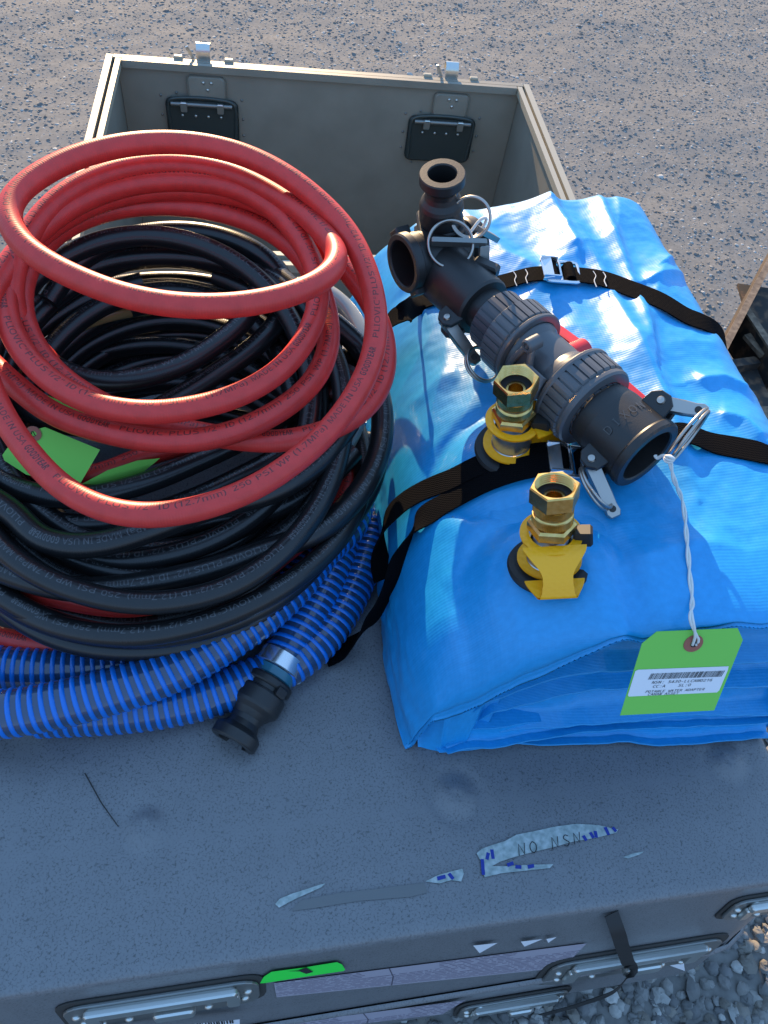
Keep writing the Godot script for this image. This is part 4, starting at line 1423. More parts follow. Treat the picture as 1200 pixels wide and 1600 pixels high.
	# two lower red turns showing in front under the black ones
	var red2 := [Vector3(-0.3213,0.5700,-0.4322), Vector3(-0.2893,0.5600,-0.4047), Vector3(-0.2638,0.5580,-0.3909), Vector3(-0.2321,0.5580,-0.3774), Vector3(-0.1903,0.5580,-0.3609), Vector3(-0.1503,0.5580,-0.3520), Vector3(-0.1166,0.5580,-0.3549), Vector3(-0.0625,0.5600,-0.3731), Vector3(0.0008,0.5700,-0.4252), Vector3(0.0626,0.5900,-0.4922), Vector3(0.0700,0.5900,-0.5300), Vector3(0.0300,0.6000,-0.6400), Vector3(-0.0800,0.6000,-0.7100), Vector3(-0.2000,0.5900,-0.7000), Vector3(-0.2900,0.5700,-0.6200), Vector3(-0.3250,0.5400,-0.5000), Vector3(-0.3275,0.5380,-0.4003), Vector3(-0.2913,0.5340,-0.3766), Vector3(-0.2668,0.5320,-0.3691), Vector3(-0.2260,0.5300,-0.3604), Vector3(-0.1755,0.5300,-0.3564), Vector3(-0.1252,0.5300,-0.3637), Vector3(-0.0652,0.5300,-0.3893), Vector3(-0.0061,0.5320,-0.4410), Vector3(0.0300,0.5220,-0.4000)]
	hose("red_hose", "dull red hose lying low in the pile, two turns showing under the black hose", relax(smooth(red2, 0.005), 8), R, M.red_hose, 0.1)
	var red3 := [Vector3(-0.2400,0.5600,-0.4000), Vector3(-0.2152,0.6040,-0.3774), Vector3(-0.1818,0.6040,-0.3671), Vector3(-0.1340,0.6040,-0.3596), Vector3(-0.0768,0.6060,-0.3691), Vector3(-0.0176,0.6100,-0.3890), Vector3(0.0133,0.6140,-0.4122), Vector3(0.0486,0.6210,-0.4412), Vector3(0.0759,0.6310,-0.4778), Vector3(0.0700,0.6300,-0.5000), Vector3(0.0740,0.6300,-0.5600), Vector3(0.0600,0.6100,-0.6000)]
	hose("red_hose", "short stretch of red hose between the front black hoses", relax(smooth(red3, 0.005), 8), R, M.red_hose, 0.0)
	# black hoses
	var cx := -0.115
	var cz := -0.535
	var b1 := coil(cx, cz, 0.181, 0.05, 0.218, 7.0, -1.25, 11, 0.019, 0.058)
	hose("black_hose", "black rubber hose coiled as the broad outer ring of the pile", relax(smooth(b1, 0.005), 6), R, M.black_hose, 0.0)
	var b2 := coil(cx + 0.004, cz - 0.010, 0.154, 0.012, 0.222, 10.0, -1.7, 12, 0.016, 0.066)
	var tail := [Vector3(-0.2235,0.7050,-0.5780), Vector3(-0.1769,0.7050,-0.5513), Vector3(-0.1485,0.7070,-0.5464), Vector3(-0.1172,0.7100,-0.5509), Vector3(-0.0864,0.7150,-0.5622), Vector3(-0.0566,0.7200,-0.5847), Vector3(-0.0269,0.7300,-0.6138), Vector3(-0.0129,0.7400,-0.6497)]
	var b2p := relax(smooth(b2, 0.005), 6)
	hose("black_hose", "black rubber hose coiled tightly round the hollow of the pile", b2p, R, M.black_hose, 0.15)
	var inner := [Vector3(-0.2763,0.6650,-0.5826), Vector3(-0.2288,0.6600,-0.5445), Vector3(-0.1727,0.6600,-0.5299), Vector3(-0.1330,0.6650,-0.5367), Vector3(-0.1009,0.6750,-0.5512), Vector3(-0.0584,0.6880,-0.5767), Vector3(-0.0168,0.7000,-0.6081), Vector3(0.0097,0.7150,-0.6391), Vector3(0.0135,0.7300,-0.6742), Vector3(-0.0096,0.7500,-0.6889), Vector3(-0.0491,0.7550,-0.7097), Vector3(-0.0950,0.7550,-0.7176), Vector3(-0.1464,0.7500,-0.7102), Vector3(-0.1949,0.7400,-0.6807), Vector3(-0.2216,0.7200,-0.6447)]
	hose("black_hose", "black hose lying loose inside the red loops with a bright sun streak", relax(smooth(inner, 0.005), 6), R * 1.05, M.black_hose, 0.2)
	hose("black_hose", "short black hose arc in the hollow, in front of the pale glinting hose", relax(smooth(tail, 0.005), 4), R, M.black_hose, 0.2)
	# loose loops over the front left of the pile, under the green tags
	var g1 := [Vector3(-0.3100,0.6500,-0.6000), Vector3(-0.3350,0.6600,-0.5000), Vector3(-0.2914,0.6700,-0.4944), Vector3(-0.2606,0.6640,-0.4704), Vector3(-0.2249,0.6600,-0.4510), Vector3(-0.1790,0.6600,-0.4433), Vector3(-0.1228,0.6640,-0.4556), Vector3(-0.0651,0.6700,-0.4824), Vector3(-0.0043,0.6780,-0.5185), Vector3(0.0411,0.6880,-0.5615), Vector3(0.0627,0.6980,-0.6129), Vector3(0.0546,0.7050,-0.6654), Vector3(0.0200,0.7100,-0.6600), Vector3(-0.0600,0.7150,-0.7000)]
	hose("black_hose", "loose black hose passing just under the green tags at the left", relax(smooth(g1, 0.005), 6), R, M.black_hose, 0.3)
	var g2 := [Vector3(-0.2900,0.6300,-0.6300), Vector3(-0.3300,0.6400,-0.5200), Vector3(-0.3075,0.6450,-0.4803), Vector3(-0.2689,0.6420,-0.4523), Vector3(-0.2157,0.6400,-0.4335), Vector3(-0.1638,0.6400,-0.4270), Vector3(-0.1009,0.6440,-0.4418), Vector3(-0.0357,0.6500,-0.4732), Vector3(0.0275,0.6580,-0.5144), Vector3(0.0721,0.6680,-0.5661), Vector3(0.0916,0.6780,-0.6158), Vector3(0.0450,0.6900,-0.6000), Vector3(0.0100,0.6950,-0.6800)]
	g2.reverse()
	hose("black_hose", "loose black hose one turn below the one under the green tags", relax(smooth(g2, 0.005), 6), R, M.black_hose, 0.1)
	var g3 := [Vector3(-0.2494,0.6500,-0.5117), Vector3(-0.2094,0.6480,-0.4777), Vector3(-0.1677,0.6520,-0.4767), Vector3(-0.1212,0.6580,-0.4956), Vector3(-0.0729,0.6640,-0.5086), Vector3(-0.0232,0.6700,-0.5188), Vector3(0.0151,0.6780,-0.5483)]
	hose("red_hose", "short red hose arc deep behind the green tags", relax(smooth(g3, 0.005), 6), R, M.red_hose, 0.1)
	# front runs
	var f1 := [Vector3(-0.3350,0.6800,-0.6000), Vector3(-0.2805,0.6650,-0.4249), Vector3(-0.2657,0.6450,-0.4007), Vector3(-0.2400,0.6380,-0.3819), Vector3(-0.2022,0.6360,-0.3671), Vector3(-0.1656,0.6360,-0.3596), Vector3(-0.1110,0.6380,-0.3636), Vector3(-0.0552,0.6420,-0.3752), Vector3(-0.0167,0.6460,-0.3878), Vector3(0.0428,0.6520,-0.4099), Vector3(0.0810,0.6600,-0.4460), Vector3(0.1023,0.6680,-0.4852), Vector3(0.1106,0.6780,-0.5319), Vector3(0.1047,0.6900,-0.5700), Vector3(0.0895,0.7000,-0.6115), Vector3(0.0450,0.7300,-0.6300), Vector3(-0.0200,0.7350,-0.7000), Vector3(-0.1200,0.7300,-0.7250), Vector3(-0.2200,0.7250,-0.7000), Vector3(-0.2900,0.7100,-0.6300), Vector3(-0.3150,0.7000,-0.5300), Vector3(-0.2609,0.6800,-0.4417), Vector3(-0.2279,0.6700,-0.4207), Vector3(-0.2037,0.6650,-0.3965), Vector3(-0.1758,0.6650,-0.3873), Vector3(-0.1432,0.6680,-0.3881), Vector3(-0.1001,0.6740,-0.4011), Vector3(-0.0559,0.6800,-0.4173), Vector3(-0.0045,0.6840,-0.4299), Vector3(0.0432,0.6920,-0.4612), Vector3(0.0721,0.7020,-0.5008)]
	f1.reverse()
	hose("black_hose", "thick black hose swinging across the pile's front, sun fleck at its left", relax(smooth(f1, 0.005), 8), R * 1.12, M.black_hose, 0.05, "", PI * -0.08)
	var f2 := [Vector3(-0.3300,0.6200,-0.5600), Vector3(-0.2994,0.5900,-0.4410), Vector3(-0.2760,0.5750,-0.4186), Vector3(-0.2426,0.5680,-0.3953), Vector3(-0.2003,0.5660,-0.3728), Vector3(-0.1591,0.5660,-0.3584), Vector3(-0.1197,0.5660,-0.3550), Vector3(-0.0795,0.5680,-0.3575), Vector3(-0.0390,0.5700,-0.3727), Vector3(0.0025,0.5760,-0.3935), Vector3(0.0464,0.5850,-0.4288), Vector3(0.0848,0.5950,-0.4697), Vector3(0.1076,0.6050,-0.5108), Vector3(0.1131,0.6180,-0.5496), Vector3(0.0850,0.6300,-0.5400), Vector3(0.0600,0.6300,-0.6400), Vector3(-0.0200,0.6300,-0.7100), Vector3(-0.1200,0.6300,-0.7350), Vector3(-0.2300,0.6200,-0.7000), Vector3(-0.3000,0.6200,-0.6300), Vector3(-0.3200,0.6200,-0.5400), Vector3(-0.2845,0.6300,-0.4429), Vector3(-0.2542,0.6220,-0.4191), Vector3(-0.2157,0.6200,-0.4042), Vector3(-0.1644,0.6240,-0.4076), Vector3(-0.1127,0.6300,-0.4200), Vector3(-0.0596,0.6360,-0.4343), Vector3(-0.0049,0.6440,-0.4370), Vector3(0.0451,0.6500,-0.4633), Vector3(0.0797,0.6600,-0.5002)]
	f2.reverse()
	hose("black_hose", "black hose swinging lowest across the front, above the blue suction hose", relax(smooth(f2, 0.005), 8), R * 1.08, M.black_hose, 0.2, "", PI * -0.08)
	var f3 := coil(cx - 0.004, cz + 0.012, 0.196, 0.075, 0.150, 3.0, -1.9, 21, 0.014)
	hose("black_hose", "black hose filling the front left of the pile behind the green tags", relax(smooth(f3, 0.005), 6), R, M.black_hose, 0.1)
	# pale clear hose at the right of the pile
	var cl := [Vector3(0.0107,0.6900,-0.7090), Vector3(0.0392,0.6950,-0.7119), Vector3(0.0637,0.6950,-0.6976), Vector3(0.0841,0.6900,-0.6741), Vector3(0.0962,0.6850,-0.6385), Vector3(0.0994,0.6750,-0.6044), Vector3(0.0890,0.6600,-0.5575), Vector3(0.0713,0.6400,-0.5215), Vector3(0.0342,0.6200,-0.4865)]
	hose("clear_hose", "pale translucent hose arching at the right of the pile under the red loops", relax(smooth(cl, 0.004), 5), 0.0115, M.clear_hose)
	var cl2 := [Vector3(-0.2559,0.6600,-0.5972), Vector3(-0.2351,0.6720,-0.6244), Vector3(-0.2126,0.6780,-0.6477), Vector3(-0.1856,0.6800,-0.6666), Vector3(-0.1587,0.6750,-0.6851), Vector3(-0.1356,0.6600,-0.7074), Vector3(-0.1201,0.6400,-0.7232)]
	hose("clear_hose", "pale translucent hose glinting amber inside the hollow of the coil", relax(smooth(cl2, 0.004), 5), 0.0075, M.amber)
	var un := thing("ribbed_coupling", "dark maroon ribbed coupling nut tucked under the red loops at the right", "coupling", at(Vector3(0.0731,0.6750,-0.5798), Vector3.RIGHT, Vector3(0.55, 0.35, -0.75)))
	obj("grip_ring", ribbed(0.017, 0.0016, -0.012, 0.012, 12), M.maroon, un)
	obj("barrel", lathe([[0.0, -0.024], [0.012, -0.024], [0.0135, -0.022], [0.0135, -0.0122]], 24), M.maroon, un)
	obj("collar", lathe([[0.0152, 0.0122], [0.0152, 0.017], [0.011, 0.018], [0.009, 0.010], [0.0, 0.010]], 24), M.black_plastic, un)
	var nip := thing("brass_nipple", "small brass hose end glinting under the red loops", "fitting", at(Vector3(0.0284,0.7100,-0.6397), Vector3.RIGHT, Vector3(0.5, 0.6, -0.6)))
	obj("thread", lathe([[0.0, 0.012], [0.007, 0.012], [0.008, 0.011], [0.0072, 0.009], [0.0082, 0.0075], [0.0074, 0.006], [0.0084, 0.0045], [0.0075, 0.003], [0.0085, 0.0015], [0.0085, 0.0]], 20), M.brass, nip)
	obj("hex", prism(ngon(6, 0.0105), -0.012, -0.0003, 0.001), M.brass, nip)
	# bead chain
	var ch := thing("bead_chain", "fine brass bead chain hanging across the gap under the red loops", "chain", Transform3D(Basis(), Vector3(0.0457,0.6500,-0.5589)))
	var inv := ch.transform.affine_inverse()
	var cp := smooth([Vector3(0.0290,0.6500,-0.5633), Vector3(0.0413,0.6460,-0.5626), Vector3(0.0528,0.6480,-0.5636), Vector3(0.0644,0.6520,-0.5684), Vector3(0.0770,0.6580,-0.5797)], 0.0034)
	var ball := SphereMesh.new()
	ball.radius = 0.0014
	ball.height = 0.0028
	ball.radial_segments = 8
	ball.rings = 4
	for i in cp.size():
		obj("bead", ball, M.brass, ch, Transform3D(Basis(), inv * cp[i]))
	make_suction_hose()

func make_suction_hose() -> void:
	var R := 0.0215
	var pts := [Vector3(0.0070,0.5260,-0.3381), Vector3(0.0203,0.5300,-0.3600), Vector3(0.0433,0.5340,-0.3975), Vector3(0.0670,0.5380,-0.4537), Vector3(0.0905,0.5420,-0.5232), Vector3(0.0850,0.5350,-0.5100), Vector3(0.0800,0.5280,-0.6000), Vector3(0.0300,0.5260,-0.7000), Vector3(-0.0600,0.5260,-0.7700), Vector3(-0.1700,0.5260,-0.7800), Vector3(-0.2800,0.5260,-0.7200), Vector3(-0.3500,0.5280,-0.6000), Vector3(-0.3750,0.5320,-0.4800), Vector3(-0.3550,0.5400,-0.3900), Vector3(-0.2762,0.5550,-0.2814), Vector3(-0.2422,0.5600,-0.2790), Vector3(-0.2061,0.5620,-0.2824), Vector3(-0.1613,0.5640,-0.2910), Vector3(-0.1154,0.5660,-0.3037), Vector3(-0.0775,0.5680,-0.3205), Vector3(-0.0384,0.5700,-0.3461), Vector3(0.0004,0.5720,-0.3768), Vector3(0.0298,0.5740,-0.4105), Vector3(0.0615,0.5760,-0.4561), Vector3(0.0750,0.5740,-0.4600), Vector3(0.0900,0.5700,-0.5500), Vector3(0.0550,0.5700,-0.6500), Vector3(-0.0200,0.5700,-0.7200), Vector3(-0.1200,0.5700,-0.7450), Vector3(-0.2300,0.5700,-0.7100), Vector3(-0.3100,0.5700,-0.6300), Vector3(-0.3450,0.5650,-0.5300), Vector3(-0.3400,0.5500,-0.4400), Vector3(-0.3040,0.5300,-0.3484), Vector3(-0.2638,0.5235,-0.3404), Vector3(-0.2237,0.5235,-0.3361), Vector3(-0.1742,0.5235,-0.3361), Vector3(-0.1243,0.5235,-0.3430), Vector3(-0.0711,0.5225,-0.3641), Vector3(-0.0263,0.5225,-0.3921)]
	var path := relax(smooth(pts, 0.006), 14)
	var base := Vector3(-0.12, CASE_TOP, -0.53)
	var t := thing("suction_hose", "thick clear suction hose with blue spiral rib lying round the foot of the pile", "hose", Transform3D(Basis(), base))
	var q := PackedVector3Array()
	for p in path:
		q.append(p - base)
	obj("tube", tube(q, R, 26, 0.2), M.hose_core, t)
	spiral(t, q, R)
	# a second length of the same hose, lowest at the front, its own turns
	var pts2 := [Vector3(-0.2213,0.5215,-0.2929), Vector3(-0.1692,0.5215,-0.2923), Vector3(-0.1205,0.5215,-0.2944), Vector3(-0.0606,0.5215,-0.3047), Vector3(-0.0193,0.5215,-0.3204), Vector3(0.0127,0.5215,-0.3329), Vector3(0.0463,0.5215,-0.3604), Vector3(0.0758,0.5215,-0.4051), Vector3(0.0993,0.5220,-0.4590), Vector3(0.1170,0.5225,-0.5233), Vector3(0.1150,0.5220,-0.5300), Vector3(0.1200,0.5220,-0.6300), Vector3(0.0700,0.5220,-0.7400), Vector3(-0.0300,0.5220,-0.8200)]
	var p2 := relax(smooth(pts2, 0.006), 10)
	var t2 := thing("suction_hose", "second length of blue spiral suction hose half hidden beside the black adapter", "hose", Transform3D(Basis(), base))
	var q2 := PackedVector3Array()
	for p in p2:
		q2.append(p - base)
	obj("tube", tube(q2, R, 26, 0.2), M.hose_core, t2)
	spiral(t2, q2, R)
	# clamp, sealing tape and black adapter on the open end
	var e := q[0]
	var d := (q[0] - q[6]).normalized()
	var ax := at(e, Vector3.UP.cross(d), d)
	obj("hose_clamp", lathe([[R + 0.0006, -0.004], [R + 0.0026, -0.003], [R + 0.0026, 0.012], [R + 0.0006, 0.013]], 40, null, ax), M.silver, t)
	obj("clamp_screw", box(null, ax * Transform3D(Basis(Vector3.UP, -0.9), Vector3.ZERO) * Transform3D(Basis(), Vector3(R + 0.005, 0.0045, 0)), Vector3(0.008, 0.013, 0.016), 0.002), M.silver, t)
	obj("sealing_tape", lathe([[R * 0.9, 0.013], [R + 0.001, 0.014], [R + 0.0005, 0.022], [R * 0.9, 0.024]], 40, null, ax), mat(Color(0.03, 0.14, 0.20), 0.2), t)
	var k := 1.0
	obj("adapter", lathe([[R * 0.8, 0.024], [R + 0.0035, 0.0242], [R + 0.0045, 0.026], [R + 0.0045, 0.031], [R + 0.003, 0.0325], [R + 0.0015, 0.033], [R + 0.0015, 0.037], [R + 0.0038, 0.038], [R + 0.0046, 0.040], [R + 0.0046, 0.053], [R + 0.0034, 0.056], [R - 0.001, 0.060], [R - 0.0055, 0.066], [R - 0.0062, 0.071], [R - 0.004, 0.077], [R + 0.0005, 0.081], [R + 0.0022, 0.083], [R + 0.0022, 0.092], [R + 0.001, 0.0935], [R - 0.006, 0.0935], [R - 0.0065, 0.070], [0.0, 0.070]], 48, null, ax), M.black_plastic, t)
	obj("boss", box(null, ax * Transform3D(Basis(Vector3.UP, 0.7), Vector3.ZERO) * Transform3D(Basis(), Vector3(R + 0.003, 0.0335, 0)), Vector3(0.006, 0.010, 0.012), 0.0015), M.black_plastic, t)
	text_mesh("1-1/2", 0.0055, M.paper, t, ax * Transform3D(Basis(Vector3.UP, -2.05), Vector3.ZERO) * Transform3D(Basis(Vector3(0, 1, 0), Vector3(0, 0, 1), Vector3(1, 0, 0)), Vector3(R + 0.0054, 0.0465, 0)), "moulded_marking")

func spiral(parent: Node, q: PackedVector3Array, R: float) -> void:
	# the rigid blue rib that winds round the hose
	var pitch := 0.0090
	var fr := frames(q)
	var out := PackedVector3Array()
	var nrm := PackedVector3Array()
	var ang := 0.0
	var per := 26
	for i in q.size() - 1:
		var len := q[i].distance_to(q[i + 1])
		var turn := len / pitch * TAU
		var n := maxi(int(turn / TAU * per), 1)
		for k in n:
			var f := k / float(n)
			var a := ang + turn * f
			var c := q[i].lerp(q[i + 1], f)
			var u: Vector3 = (fr[i][1] as Vector3).lerp(fr[i + 1][1], f).normalized()
			var s: Vector3 = (fr[i][2] as Vector3).lerp(fr[i + 1][2], f).normalized()
			var d := u * cos(a) + s * sin(a)
			out.append(c + d * R)
			nrm.append(d)
		ang += turn
	var mb := MB.new()
	var w := 0.0028
	var hh := 0.0013
	var tang: Vector3
	for i in out.size():
		# width direction runs along the hose
		var j := mini(i, out.size() - 2)
		var along := nrm[i].cross((out[j + 1] - out[j]).normalized()).normalized()
		for k in 5:
			var a := PI * k / 4.0
			mb.vert(out[i] + along * cos(a) * w * 0.9 + nrm[i] * (sin(a) * hh - 0.0003), (along * cos(a) + nrm[i] * sin(a) * 1.2).normalized())
	for i in out.size() - 1:
		for k in 4:
			var b := i * 5 + k
			mb.tri(b, b + 1, b + 6); mb.tri(b, b + 6, b + 5)
	obj("spiral_rib", mb, M.hose_rib, parent)

# ---------------------------------------------------------------- straps, valve, brass, tags
func band(called: String, label: String, spec: Array, w: float) -> Node3D:
	# spec: [point, side, ...]: a webbing band through the points with the given width directions
	var pts := []
	var sides := []
	for i in range(0, spec.size(), 2):
		pts.append(spec[i]); sides.append(spec[i + 1])
	var base: Vector3 = pts[0]
	for p in pts:
		base.y = minf(base.y, p.y)
	var t := thing(called, label, "strap", Transform3D(Basis(), base))
	add_band(t, pts, sides, w, base)
	return t

func add_band(t: Node, pts: Array, sides: Array, w: float, base: Vector3) -> void:
	var p := relax(smooth(pts, 0.004), 3)
	var s := PackedVector3Array()
	var j := 0
	for i in p.size():
		while j < pts.size() - 2 and p[i].distance_to(pts[j + 1]) < p[i].distance_to(pts[j]):
			j += 1
		var a: Vector3 = pts[maxi(j - 1, 0)]
		var b: Vector3 = pts[j]
		var c: Vector3 = pts[mini(j + 1, pts.size() - 1)]
		var da := p[i].distance_to(b)
		var other := c if p[i].distance_to(c) < p[i].distance_to(a) or j == 0 else a
		var oi := mini(j + 1, pts.size() - 1) if other == c else maxi(j - 1, 0)
		var f := clampf(da / maxf(b.distance_to(other), 1e-5), 0, 1)
		s.append((sides[j] as Vector3).lerp(sides[oi], f).normalized())
	for k in 24:
		for i in range(1, s.size() - 1):
			s[i] = (s[i - 1] + s[i] * 2.0 + s[i + 1]).normalized()
	var q := PackedVector3Array()
	for x in p:
		q.append(x - base)
	obj("webbing", ribbon(q, s, w, 0.0016), M.webbing, t)

func lay(pts: Array, lift: float) -> Array:
	var out := []
	for p in pts:
		out.append(on_bl(p, lift))
	return out

func buckle(t: Node, xf: Transform3D, m: Material) -> void:
	var root := Node3D.new()
	root.name = numbered("buckle", t)
	root.transform = xf
	t.add_child(root, true)
	var fr := MB.new()
	var hw := 0.020
	var hd := 0.0165
	var pts := []
	for q in [[1, 1], [-1, 1], [-1, -1], [1, -1]]:
		for k in 4:
			var base: float = {"11": 0.0, "-11": PI / 2, "-1-1": PI, "1-1": 1.5 * PI}[str(q[0]) + str(q[1])]
			var a: float = base + PI / 2 * k / 3.0
			pts.append(Vector3(q[0] * (hw - 0.005) + cos(a) * 0.005, 0, q[1] * (hd - 0.005) + sin(a) * 0.005))
	pts.append(pts[0])
	obj("frame", tube(PackedVector3Array(pts), 0.0022, 8, 1.0, 0.0, false), m, root)
	obj("bar", tube(PackedVector3Array([Vector3(-0.002, 0.001, -hd), Vector3(-0.002, 0.001, hd)]), 0.0019, 8), m, root)
	obj("cam", box(null, Transform3D(Basis(Vector3(0, 0, 1), 0.25), Vector3(-0.018, 0.0045, 0)), Vector3(0.012, 0.003, 0.034), 0.001), m, root)
	for s in [-1, 1]:
		obj("ear", box(null, Transform3D(Basis(), Vector3(-0.014, 0.004, s * 0.0155)), Vector3(0.020, 0.008, 0.0018), 0.0005), m, root)
		obj("loop", ribbon(smooth([Vector3(s * 0.010 - 0.007, -0.002, 0), Vector3(s * 0.010 - 0.004, 0.0042, 0), Vector3(s * 0.010 + 0.001, 0.0048, 0), Vector3(s * 0.010 + 0.006, -0.002, 0)], 0.002), PackedVector3Array([Vector3.FORWARD, Vector3.FORWARD, Vector3.FORWARD, Vector3.FORWARD, Vector3.FORWARD, Vector3.FORWARD, Vector3.FORWARD, Vector3.FORWARD, Vector3.FORWARD, Vector3.FORWARD, Vector3.FORWARD, Vector3.FORWARD]), 0.024, 0.0016), M.webbing, root)

func make_straps() -> void:
	var F := Vector3(0.05, 0, -1)
	# far strap, across under the tee
	var top := lay([Vector3(0.1724,0.6646,-0.7174), Vector3(0.1956,0.6818,-0.7112), Vector3(0.2304,0.6980,-0.7098), Vector3(0.2668,0.7080,-0.7138), Vector3(0.2964,0.7134,-0.7153), Vector3(0.3309,0.7198,-0.7065), Vector3(0.3638,0.7262,-0.6931), Vector3(0.3924,0.7330,-0.6680), Vector3(0.4198,0.7390,-0.6423), Vector3(0.4438,0.7428,-0.6187), Vector3(0.4635,0.7406,-0.6086)], 0.0045)
	var pts := [Vector3(0.1050,0.5500,-0.6600), Vector3(0.1120,0.6200,-0.6650), Vector3(0.1294,0.6750,-0.6797), Vector3(0.1400,0.7050,-0.6564)]
	pts.append_array(top)
	pts.append_array([Vector3(0.5250,0.6800,-0.6350), Vector3(0.5280,0.5900,-0.6300), Vector3(0.5280,0.5100,-0.6300)])
	var sides := []
	for i in pts.size():
		sides.append(Vector3(0.12, 0, -1) if i < 8 else Vector3(0.22, 0.05, -1))
	var base: Vector3 = pts[0]
	var t := thing("strap", "black webbing strap over the far part of the bladder with a bright slide buckle", "strap", Transform3D(Basis(), base))
	add_band(t, pts, sides, 0.0245, base)
	var bp := on_bl(Vector3(0.3260,0.7190,-0.7073), 0.0075)
	buckle(t, Transform3D(Basis(), -base) * at(bp, Vector3(1, 0.02, 0.06), Vector3(0, 1, 0.06)), M.silver)
	# pale stitching beside the buckle
	for x in [[Vector3(0.3608,0.7250,-0.7037), Vector3(0.3578,0.7266,-0.6765)], [Vector3(0.3693,0.7268,-0.6972), Vector3(0.3664,0.7284,-0.6714)], [Vector3(0.2762,0.7092,-0.7244), Vector3(0.2755,0.7108,-0.6992)], [Vector3(0.2895,0.7116,-0.7243), Vector3(0.2870,0.7130,-0.6993)]]:
		var a := on_bl(x[0], 0.0062) - base
		var b := on_bl(x[1], 0.0062) - base
		obj("stitching", tube(smooth([a, a.lerp(b, 0.3) + Vector3(0.002, 0, 0), a.lerp(b, 0.6) - Vector3(0.001, 0, 0), b], 0.003), 0.0006, 5), M.string, t)
	# near strap: over the bladder, loops at its left side, its loose end on the case
	var n1 := lay([Vector3(0.1483,0.6502,-0.4577), Vector3(0.1675,0.6750,-0.4496), Vector3(0.1936,0.6970,-0.4430), Vector3(0.2203,0.7122,-0.4384), Vector3(0.2479,0.7226,-0.4360), Vector3(0.2765,0.7300,-0.4361), Vector3(0.3126,0.7366,-0.4399), Vector3(0.3425,0.7418,-0.4418), Vector3(0.3708,0.7472,-0.4388), Vector3(0.3969,0.7524,-0.4298), Vector3(0.4216,0.7572,-0.4181), Vector3(0.4416,0.7596,-0.4086)], 0.0022)
	var p2 := [Vector3(0.1138,0.5600,-0.4092), Vector3(0.1085,0.5780,-0.4242), Vector3(0.1081,0.5980,-0.4364), Vector3(0.1147,0.6180,-0.4464), Vector3(0.1284,0.6320,-0.4554)]
	p2.append_array(n1)
	p2.append_array([Vector3(0.5150,0.6900,-0.4400), Vector3(0.5240,0.5900,-0.4300), Vector3(0.5240,0.5080,-0.4300)])
	sides = []
	for i in p2.size():
		sides.append(Vector3(0.60, 0.35, -0.7) if i < 2 else Vector3(0.30, 0.2, -0.95) if i < 4 else Vector3(0.10, 0, -1))
	base = p2[0]
	var s := thing("strap", "near black webbing strap, its loose end trailing onto the grey case", "strap", Transform3D(Basis(), base))
	add_band(s, p2, sides, 0.0245, base)
	var n2 := lay([Vector3(0.2507,0.7242,-0.4234), Vector3(0.2226,0.7142,-0.4216), Vector3(0.1957,0.6998,-0.4225), Vector3(0.1722,0.6810,-0.4249), Vector3(0.1583,0.6656,-0.4258)], 0.0052)
	n2.append_array([Vector3(0.1373,0.6500,-0.4189), Vector3(0.1271,0.6220,-0.4063), Vector3(0.1177,0.5950,-0.3882), Vector3(0.1055,0.5600,-0.3752), Vector3(0.0887,0.5350,-0.3594), Vector3(0.0734,0.5120,-0.3552), Vector3(0.0519,0.5040,-0.3488)])
	sides = []
	for i in n2.size():
		sides.append(Vector3(0.12, 0, -1) if i < 4 else Vector3(0.35, 0.25, -0.9) if i < 6 else Vector3(0.70, 0.45, -0.6) if i < 9 else Vector3(0.75, 0.25, -0.6) if i < 10 else Vector3(0.35, 0, -0.95))
	add_band(s, n2, sides, 0.0255, base)
	var bq := on_bl(Vector3(0.2700,0.7292,-0.4261), 0.0065)
	buckle(s, Transform3D(Basis(), -base) * at(bq, Vector3(1, 0, 0.1), Vector3(0, 1, 0.05)), M.silver)

